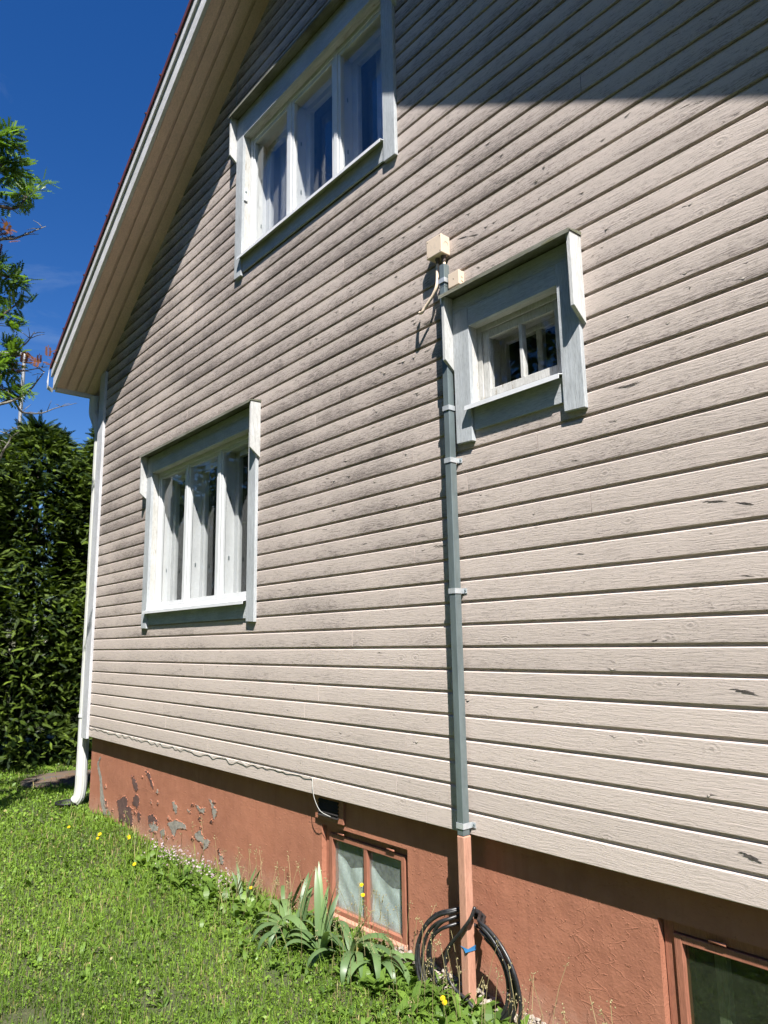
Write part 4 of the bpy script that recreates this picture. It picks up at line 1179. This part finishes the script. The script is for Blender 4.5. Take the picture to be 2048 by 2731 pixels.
# withered orange leaf lying in front
b0 = on_z(955, 2625)
t = empty('withered_leaf', (b0[0], b0[1], 0)); tag(t, 'single withered orange leaf bent over in front of the irises', 'dead leaf')
sword((b0[0], b0[1], 0), 2.5, .2, .014, .45, .8, M['irisdry'], t)

# ------------------------------------------------------------------ yellow flowers
def flower(base, h, r, label, group, lean=(0, 0), heads=1):
    t = empty('yellow_flower', tuple(base)); tag(t, label, 'flower', group)
    for q in range(heads):
        ex = lean[0]+(.012*(q-.5) if heads > 1 else 0); hh = h*(1-.13*q)
        top = Vector((ex, lean[1], hh)); st = MB().tube([(0, 0, -.01), (ex*.3, lean[1]*.3, hh*.5), tuple(top)], .0022, 5)
        o = st.build('stem', M['weed'], t, smooth=True); a = o.data.attributes.new('tint', 'FLOAT', 'POINT'); a.data.foreach_set('value', [.5]*len(o.data.vertices))
        vs = []; fs = []; nrm = Vector((.35, -.55, .75)).normalized(); t1 = nrm.cross(Vector((0, 0, 1))).normalized(); t2 = nrm.cross(t1)
        for ring, (rr, m, lift) in enumerate(((r, 15, .0), (r*.7, 12, .004), (r*.4, 9, .007))):
            for k in range(m):
                a0 = 2*math.pi*k/m+ring*.3; dv = t1*math.cos(a0)+t2*math.sin(a0); sv = t1*-math.sin(a0)+t2*math.cos(a0); n0 = len(vs)
                vs += [tuple(top+nrm*lift), tuple(top+dv*rr*.7+sv*rr*.14+nrm*(lift+.003)), tuple(top+dv*rr+nrm*lift*.6), tuple(top+dv*rr*.7-sv*rr*.14+nrm*(lift+.003))]; fs.append((n0, n0+1, n0+2, n0+3))
        o = MB().add(vs, fs).build('flower_head', M['yellow'], t, fix=False); a = o.data.attributes.new('tint', 'FLOAT', 'POINT'); a.data.foreach_set('value', [irng.random() for _ in vs])
fl = [(182, 2235, .10, .016, 1, 'yellow flower left of the downpipe foot'), (264, 2262, .12, .020, 1, 'larger yellow flower by the corner of the plinth'), (259, 2262, .085, .015, 1, 'lower yellow flower under the larger one by the plinth corner'),
      (343, 2262, .10, .016, 2, 'pair of yellow flowers against the peeling plinth'), (357, 2335, .085, .017, 1, 'single yellow flower in the open lawn'), (668, 2435, .16, .013, 1, 'yellow flower in front of the bare plinth middle'),
      (1185, 2731, .11, .014, 2, 'two orange-yellow flowers left of the conduit foot')]
for px, py, h, r, hd, lab in fl: flower(on_z(px, py), h, r, lab, 'yellow flowers', (0, 0), hd)
b0 = on_z(955, 2560); flower((b0[0], b0[1], 0), .40, .014, 'tall yellow hawkweed in front of the basement window bar', 'yellow flowers', (.02, .02), 2)

# ------------------------------------------------------------------ hedge of thujas
def spray_template():
    vs = []; ts = []
    def kite(a, b_, w, z=0):
        n = len(vs); a = np.array(a); b_ = np.array(b_); d = b_-a; s = np.array([-d[1], d[0], 0]); s = s/np.linalg.norm(s)*w; m = a+d*.45
        vs.extend([a, m+s, b_, m-s]); ts.extend([[n, n+1, n+2], [n, n+2, n+3]])
    kite((0, 0, 0), (1, 0, -.25), .028)
    for i in range(7):
        u = .10+.125*i; l = .46*(1-u*.7)
        for s in (1, -1):
            a = np.array([u, 0, -.25*u*u]); kite(a, a+np.array([l*.98, s*l*.34, -.22*l-.05]), .026)
    return np.array(vs), np.array(ts)
STV, STT = spray_template()
def thuja(x, y, h, r, n, label, seed):
    g = np.random.default_rng(seed)
    t = empty('thuja_tree', (x, y, 0)); tag(t, label, 'thuja', 'thuja hedge beyond the house corner')
    MB().tube([(0, 0, -.1), (.02, 0, h*.5), (0, .02, h*.93)], [.09, .06, .015], 8).build('trunk', M['bark'], t, smooth=True)
    u = g.random(n)**.85; z = .05+u*(h-.05)
    prof = r*(np.clip((1-u)*6.5, 0, 1)**.55)*(.86+.14*np.sin(z*2.7+seed))
    az = g.uniform(0, 2*np.pi, n); dep = 1-np.abs(g.normal(0, .2, n)); dep = np.clip(dep, .15, 1.12)
    lump = 1+.13*np.sin(az*6+z*2.6+seed)*np.sin(z*4.7+az*3)+.08*np.sin(az*13+z*9)
    rr = prof*dep*lump
    pos = np.stack([rr*np.cos(az), rr*np.sin(az), z], 1)
    el = g.normal(.15, .45, n); a2 = az+g.normal(0, .7, n)
    D = np.stack([np.cos(a2)*np.cos(el), np.sin(a2)*np.cos(el), np.sin(el)], 1)
    X, Y, Z = frames(D, unit(np.stack([g.normal(0, .9, n), g.normal(0, .9, n), np.ones(n)], 1)))
    sc = g.uniform(.11, .25, n)*(.8+.2*(1-u)); tint = np.clip(.35+g.normal(0, .26, n), 0, 1)
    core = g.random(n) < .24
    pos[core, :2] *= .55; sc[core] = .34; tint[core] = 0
    V, T, A = place_template(STV, STT, pos, X, Y, Z, sc, tint)
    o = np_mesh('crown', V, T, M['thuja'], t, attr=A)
TH = [(-12.55, -.95, 5.35, 1.05, 9000, 'thuja at the left edge of the picture', 1), (-12.75, .35, 5.5, 1.05, 14000, 'thuja just left of the streetlight foot', 2), (-12.45, 1.6, 5.75, 1.0, 14000, 'tall thuja directly behind the downpipe', 3),
      (-12.2, 2.85, 6.5, 1.0, 8000, 'tallest thuja rising behind the eave corner', 4), (-14.0, -1.1, 4.6, 1.0, 2000, 'thuja in the second row at the left edge', 5), (-14.2, .6, 5.0, 1.0, 2000, 'thuja in the second row behind the hedge', 6)]
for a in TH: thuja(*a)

# ------------------------------------------------------------------ rowan reaching in from the left
def rowan():
    base = Vector((-7.45, -2.15, 0))
    t = empty('rowan_tree', base); tag(t, 'rowan with feathery leaves and lichened dead twigs reaching in from the left', 'rowan tree')
    tr = MB(); W = lambda p: Vector(p)-base
    top = Vector((.05, .1, 5.6))
    tr.tube(smooth_path([(0, 0, -.1), (.03, .02, 1.2), (-.02, .06, 2.6), (.03, .1, 4.0), tuple(top)], 4), list(np.linspace(.10, .03, 17)), 10)
    tr.build('trunk', M['bark'], t, smooth=True)
    # limbs traced to where they appear: (pixel x, y, distance) points
    limbs = [([(-160, 560, 7.9), (-40, 545, 7.9), (40, 555, 7.9), (75, 520, 7.85), (110, 490, 7.8)], .018, 'leafy'),
             ([(-160, 700, 8.0), (-30, 655, 8), (0, 640, 8), (40, 630, 8)], .014, 'bare'),
             ([(-150, 780, 7.9), (-20, 650, 7.9), (40, 636, 7.9), (80, 620, 7.9), (122, 604, 7.9)], .014, 'dead'),
             ([(-150, 420, 8.0), (-40, 430, 8), (10, 445, 8), (40, 455, 8)], .014, 'leafy'),
             ([(-140, 900, 7.8), (-30, 870, 7.8), (20, 830, 7.8), (60, 800, 7.8)], .014, 'leafy'),
             ([(-140, 1010, 7.9), (-20, 985, 7.9), (30, 945, 7.9), (70, 915, 7.9), (92, 885, 7.9)], .013, 'dead'),
             ([(-140, 1120, 7.7), (-30, 1085, 7.7), (30, 1070, 7.7), (75, 1045, 7.7), (108, 1005, 7.7), (120, 990, 7.7)], .012, 'dead'),
             ([(0, 1078, 7.9), (60, 1100, 8.4), (110, 1102, 8.8), (150, 1088, 9.1), (205, 1075, 9.6)], .009, 'dead'),
             ([(-100, 1020, 7.8), (0, 1000, 7.8), (60, 990, 7.8), (126, 978, 7.8)], .009, 'dead'),
             ([(-140, 350, 8.0), (-30, 365, 8), (5, 372, 8)], .012, 'leafy'),
             ([(-140, 720, 7.9), (-30, 720, 7.9), (20, 740, 7.9), (45, 742, 7.9)], .012, 'leafy'),
             ([(-120, 1240, 7.6), (-20, 1240, 7.6), (10, 1200, 7.6), (28, 1165, 7.6), (0, 1150, 7.6)], .010, 'dead'),
             ([(-60, 985, 7.8), (0, 960, 7.8), (25, 985, 7.8)], .010, 'leafy'),
             ([(-60, 1060, 7.8), (0, 1040, 7.8), (45, 1035, 7.8)], .010, 'leafy')]
    gl = np.random.default_rng(3)
    leaves = []; dry = []
    for pts, r, kind in limbs:
        P = [W(at_d(q[0], q[1], q[2]+max(0, q[0]-30)/100*1.1)) for q in pts]; z0 = max(.8, P[0].z-1.1)
        P = [Vector((.0, .08, min(5.4, z0)))] + P
        path = smooth_path([tuple(p) for p in P], 5)
        mb = MB().tube(path, list(np.linspace(r*1.7, .0035, len(path))), 7)
        # side twigs
        for k in range(9 if kind == 'dead' else 7):
            i = gl.integers(len(path)//3, len(path)-1); p = Vector(path[i]); d = Vector(gl.normal(0, 1, 3)); d.z = abs(d.z)*.7; d.normalize(); l = gl.uniform(.06, .2)
            q = p+d*l; mb.tube([tuple(p), tuple(p+d*l*.5+Vector((0, 0, .01))), tuple(q)], [.0045, .0035, .0018], 5)
            if kind == 'leafy': leaves.append((q, d))
        o = mb.build('limb', M['lichen_bark'] if kind == 'dead' else M['bark'], t, smooth=True)
        tip = Vector(path[-1]); dd = (tip-Vector(path[-6])).normalized()
        if kind == 'leafy':
            for f in (1, .88, .76, .64): leaves.append((Vector(path[int((len(path)-1)*f)]), dd))
    # compound leaf: midrib with paired leaflets
    vs = [np.array([0, .006, 0]), np.array([1, 0, -.12]), np.array([0, -.006, 0])]; ts = [[0, 1, 2]]
    def kite(a, b_, w):
        n = len(vs); d = b_-a; s = np.cross(d, [0, 0, 1.0]); s = s/np.linalg.norm(s)*w; m = a+d*.5; vs.extend([a, m+s, b_, m-s]); ts.extend([[n, n+1, n+2], [n, n+2, n+3]])
    for i in range(6):
        u = .25+.13*i; a = np.array([u, 0, -.12*u*u])
        for s in (1, -1): kite(a, a+np.array([.15, s*.34*(1-.35*abs(u-.55)), -.05]), .075)
    kite(np.array([.97, 0, -.11]), np.array([1.26, 0, -.17]), .055)
    LV, LT = np.array(vs), np.array(ts)
    def scatter(clusters, per, spread, size, mat, name, droop=.0):
        pos, D = [], []
        for p, d in clusters:
            for k in range(per):
                v = Vector(gl.normal(0, 1, 3))*spread+Vector(d)*.9; v.z += .15-droop; v.normalize(); pos.append(p+Vector(gl.normal(0, .022, 3))); D.append(v)
        pos = np.array([tuple(p) for p in pos]); D = np.array([tuple(v) for v in D]); n = len(pos)
        X, Y, Z = frames(D, unit(np.stack([gl.normal(.2, .5, n), gl.normal(-.2, .5, n), np.ones(n)], 1)))
        V, T, A = place_template(LV, LT, pos, X, Y, Z, gl.uniform(.7, 1.15, n)*size, np.clip(gl.normal(.5, .25, n), 0, 1))
        np_mesh(name, V, T, mat, t, attr=A)
    # the crown itself out of frame and overhead, plus the twigs that reach in
    extra = []
    for q in range(70):
        a = gl.uniform(0, 6.28); rr = gl.uniform(.25, .95); z = gl.uniform(3.0, 6.2)
        p = Vector((rr*math.cos(a)-.35, rr*math.sin(a)-.45, z)); extra.append((p, Vector((math.cos(a), math.sin(a), .2))))
    scatter(leaves, 9, .9, .135, M['rowan'], 'crown')
    scatter(extra, 7, .8, .17, M['rowan'], 'outer_crown')
    dr = [(W(at_d(*q)), Vector((.2, .3, .3))) for q in ((10, 610, 7.9), (30, 615, 7.9), (5, 640, 7.9), (88, 960, 7.8), (118, 965, 7.8), (40, 985, 7.9), (60, 985, 7.8), (15, 960, 7.9), (125, 950, 7.8), (95, 975, 7.8))]
    scatter(dr, 3, .8, .12, M['dryleaf'], 'withered_leaves')
rowan()

# ------------------------------------------------------------------ unseen trees added facing the house: block low sky, mirrored in the panes
def added_garden_tree(x, y, h, r, n, label, seed):
    g = np.random.default_rng(seed)
    t = empty('added_garden_tree', (x, y, 0)); tag(t, label, 'tree', 'unseen trees added facing the house')
    MB().tube([(0, 0, -.1), (.05, 0, h*.4), (0, .08, h*.85)], [.16, .11, .03], 8).build('trunk', M['bark'], t, smooth=True)
    c = unit(g.normal(0, 1, (60, 3)))*g.random((60, 1))**.4*np.array([r, r, h*.46])*.9+np.array([0, 0, h*.52])
    k = g.integers(0, 60, n); pos = c[k]+g.normal(0, .5, (n, 3)); D = unit(g.normal(0, 1, (n, 3))+np.array([0, 0, -.2])); up = unit(g.normal(0, .6, (n, 3))+np.array([0, 0, 1.0]))
    X, Y, Z = frames(D, up); TV = np.array([[0, 0, 0], [.5, .32, .05], [1, 0, 0], [.5, -.32, .05]]); TT = np.array([[0, 1, 2], [0, 2, 3]])
    V, T, A = place_template(TV, TT, pos, X, Y, Z, g.uniform(.22, .42, n), np.clip(g.normal(.35, .25, n), 0, 1))
    np_mesh('crown', V, T, M['garden'], t, attr=A)
NTH = ['leftmost', 'second', 'third', 'fourth', 'fifth', 'sixth', 'seventh', 'eighth', 'ninth', 'rightmost']
for k, (x, y, h, r) in enumerate([(-37, -12, 11, 3.2), (-32, -11, 12, 3.2), (-27, -12.5, 11, 3.2), (-22, -11, 12.5, 3.2), (-17, -12, 11.5, 3.1), (-12, -11.5, 12, 3.2), (-7, -12, 11, 3.1), (-2, -11.5, 12, 3.2), (3.2, -12, 11, 3.1), (8.5, -12, 12, 3.2)]):
    added_garden_tree(x, y, h, r, 6000, NTH[k]+' of the unseen trees added across the lawn to keep the shade dark', 40+k)

# ------------------------------------------------------------------ street lamp far behind the hedge
pb = at_d(62, 1000, 25); t = empty('street_lamp', (pb[0], pb[1], 0)); tag(t, 'grey street lamp with bent arm rising behind the hedge', 'street lamp')
zt = float(at_d(64, 935, 25)[2])
arm = Vector((_r2[0], _r2[1], 0)).normalized()*-1
pts = [Vector((0, 0, 0)), Vector((0, 0, zt*.5)), Vector((0, 0, zt-.45)), Vector((0, 0, zt-.12))+arm*.03, Vector((0, 0, zt))+arm*.16, Vector((0, 0, zt+.03))+arm*.45, Vector((0, 0, zt+.02))+arm*.9]
MB().tube(smooth_path([tuple(p) for p in pts], 5), .055, 10).build('pole', M['pole'], t, smooth=True)
hd = MB(); c = Vector((0, 0, zt))+arm*1.15
sd = arm.cross(Vector((0, 0, 1)))
hd.prism([tuple(c-arm*.35+sd*s*.10+Vector((0, 0, -.06))) for s in (-1, 1)]+[tuple(c+arm*.4+sd*s*.14+Vector((0, 0, -.05))) for s in (1, -1)], (0, 0, .16))
hd.build('lamp_head', M['pole'], t, bevel=.03)

# ------------------------------------------------------------------ round well cover in the grass by the hedge
c0 = on_z(135, 2085)
t = empty('well_cover', (c0[0], c0[1]+.25, 0)); tag(t, 'low round concrete well cover strewn with brown needles', 'well cover')
n = 40; prof = [(.62, -.05), (.62, .015), (.59, .03), (.3, .045), (.0, .05)]
vs = [(r*math.cos(2*math.pi*k/n), r*math.sin(2*math.pi*k/n), z) for r, z in prof for k in range(n)]
fs = [(i*n+k, i*n+(k+1) % n, (i+1)*n+(k+1) % n, (i+1)*n+k) for i in range(len(prof)-1) for k in range(n)]
lid = simple('needle_strewn_concrete', (.115, .07, .042), .95, var=.3, nscale=6, bump=.8, c2=(.075, .07, .06))
MB().add(vs, fs).build('lid', lid, t, smooth=True)
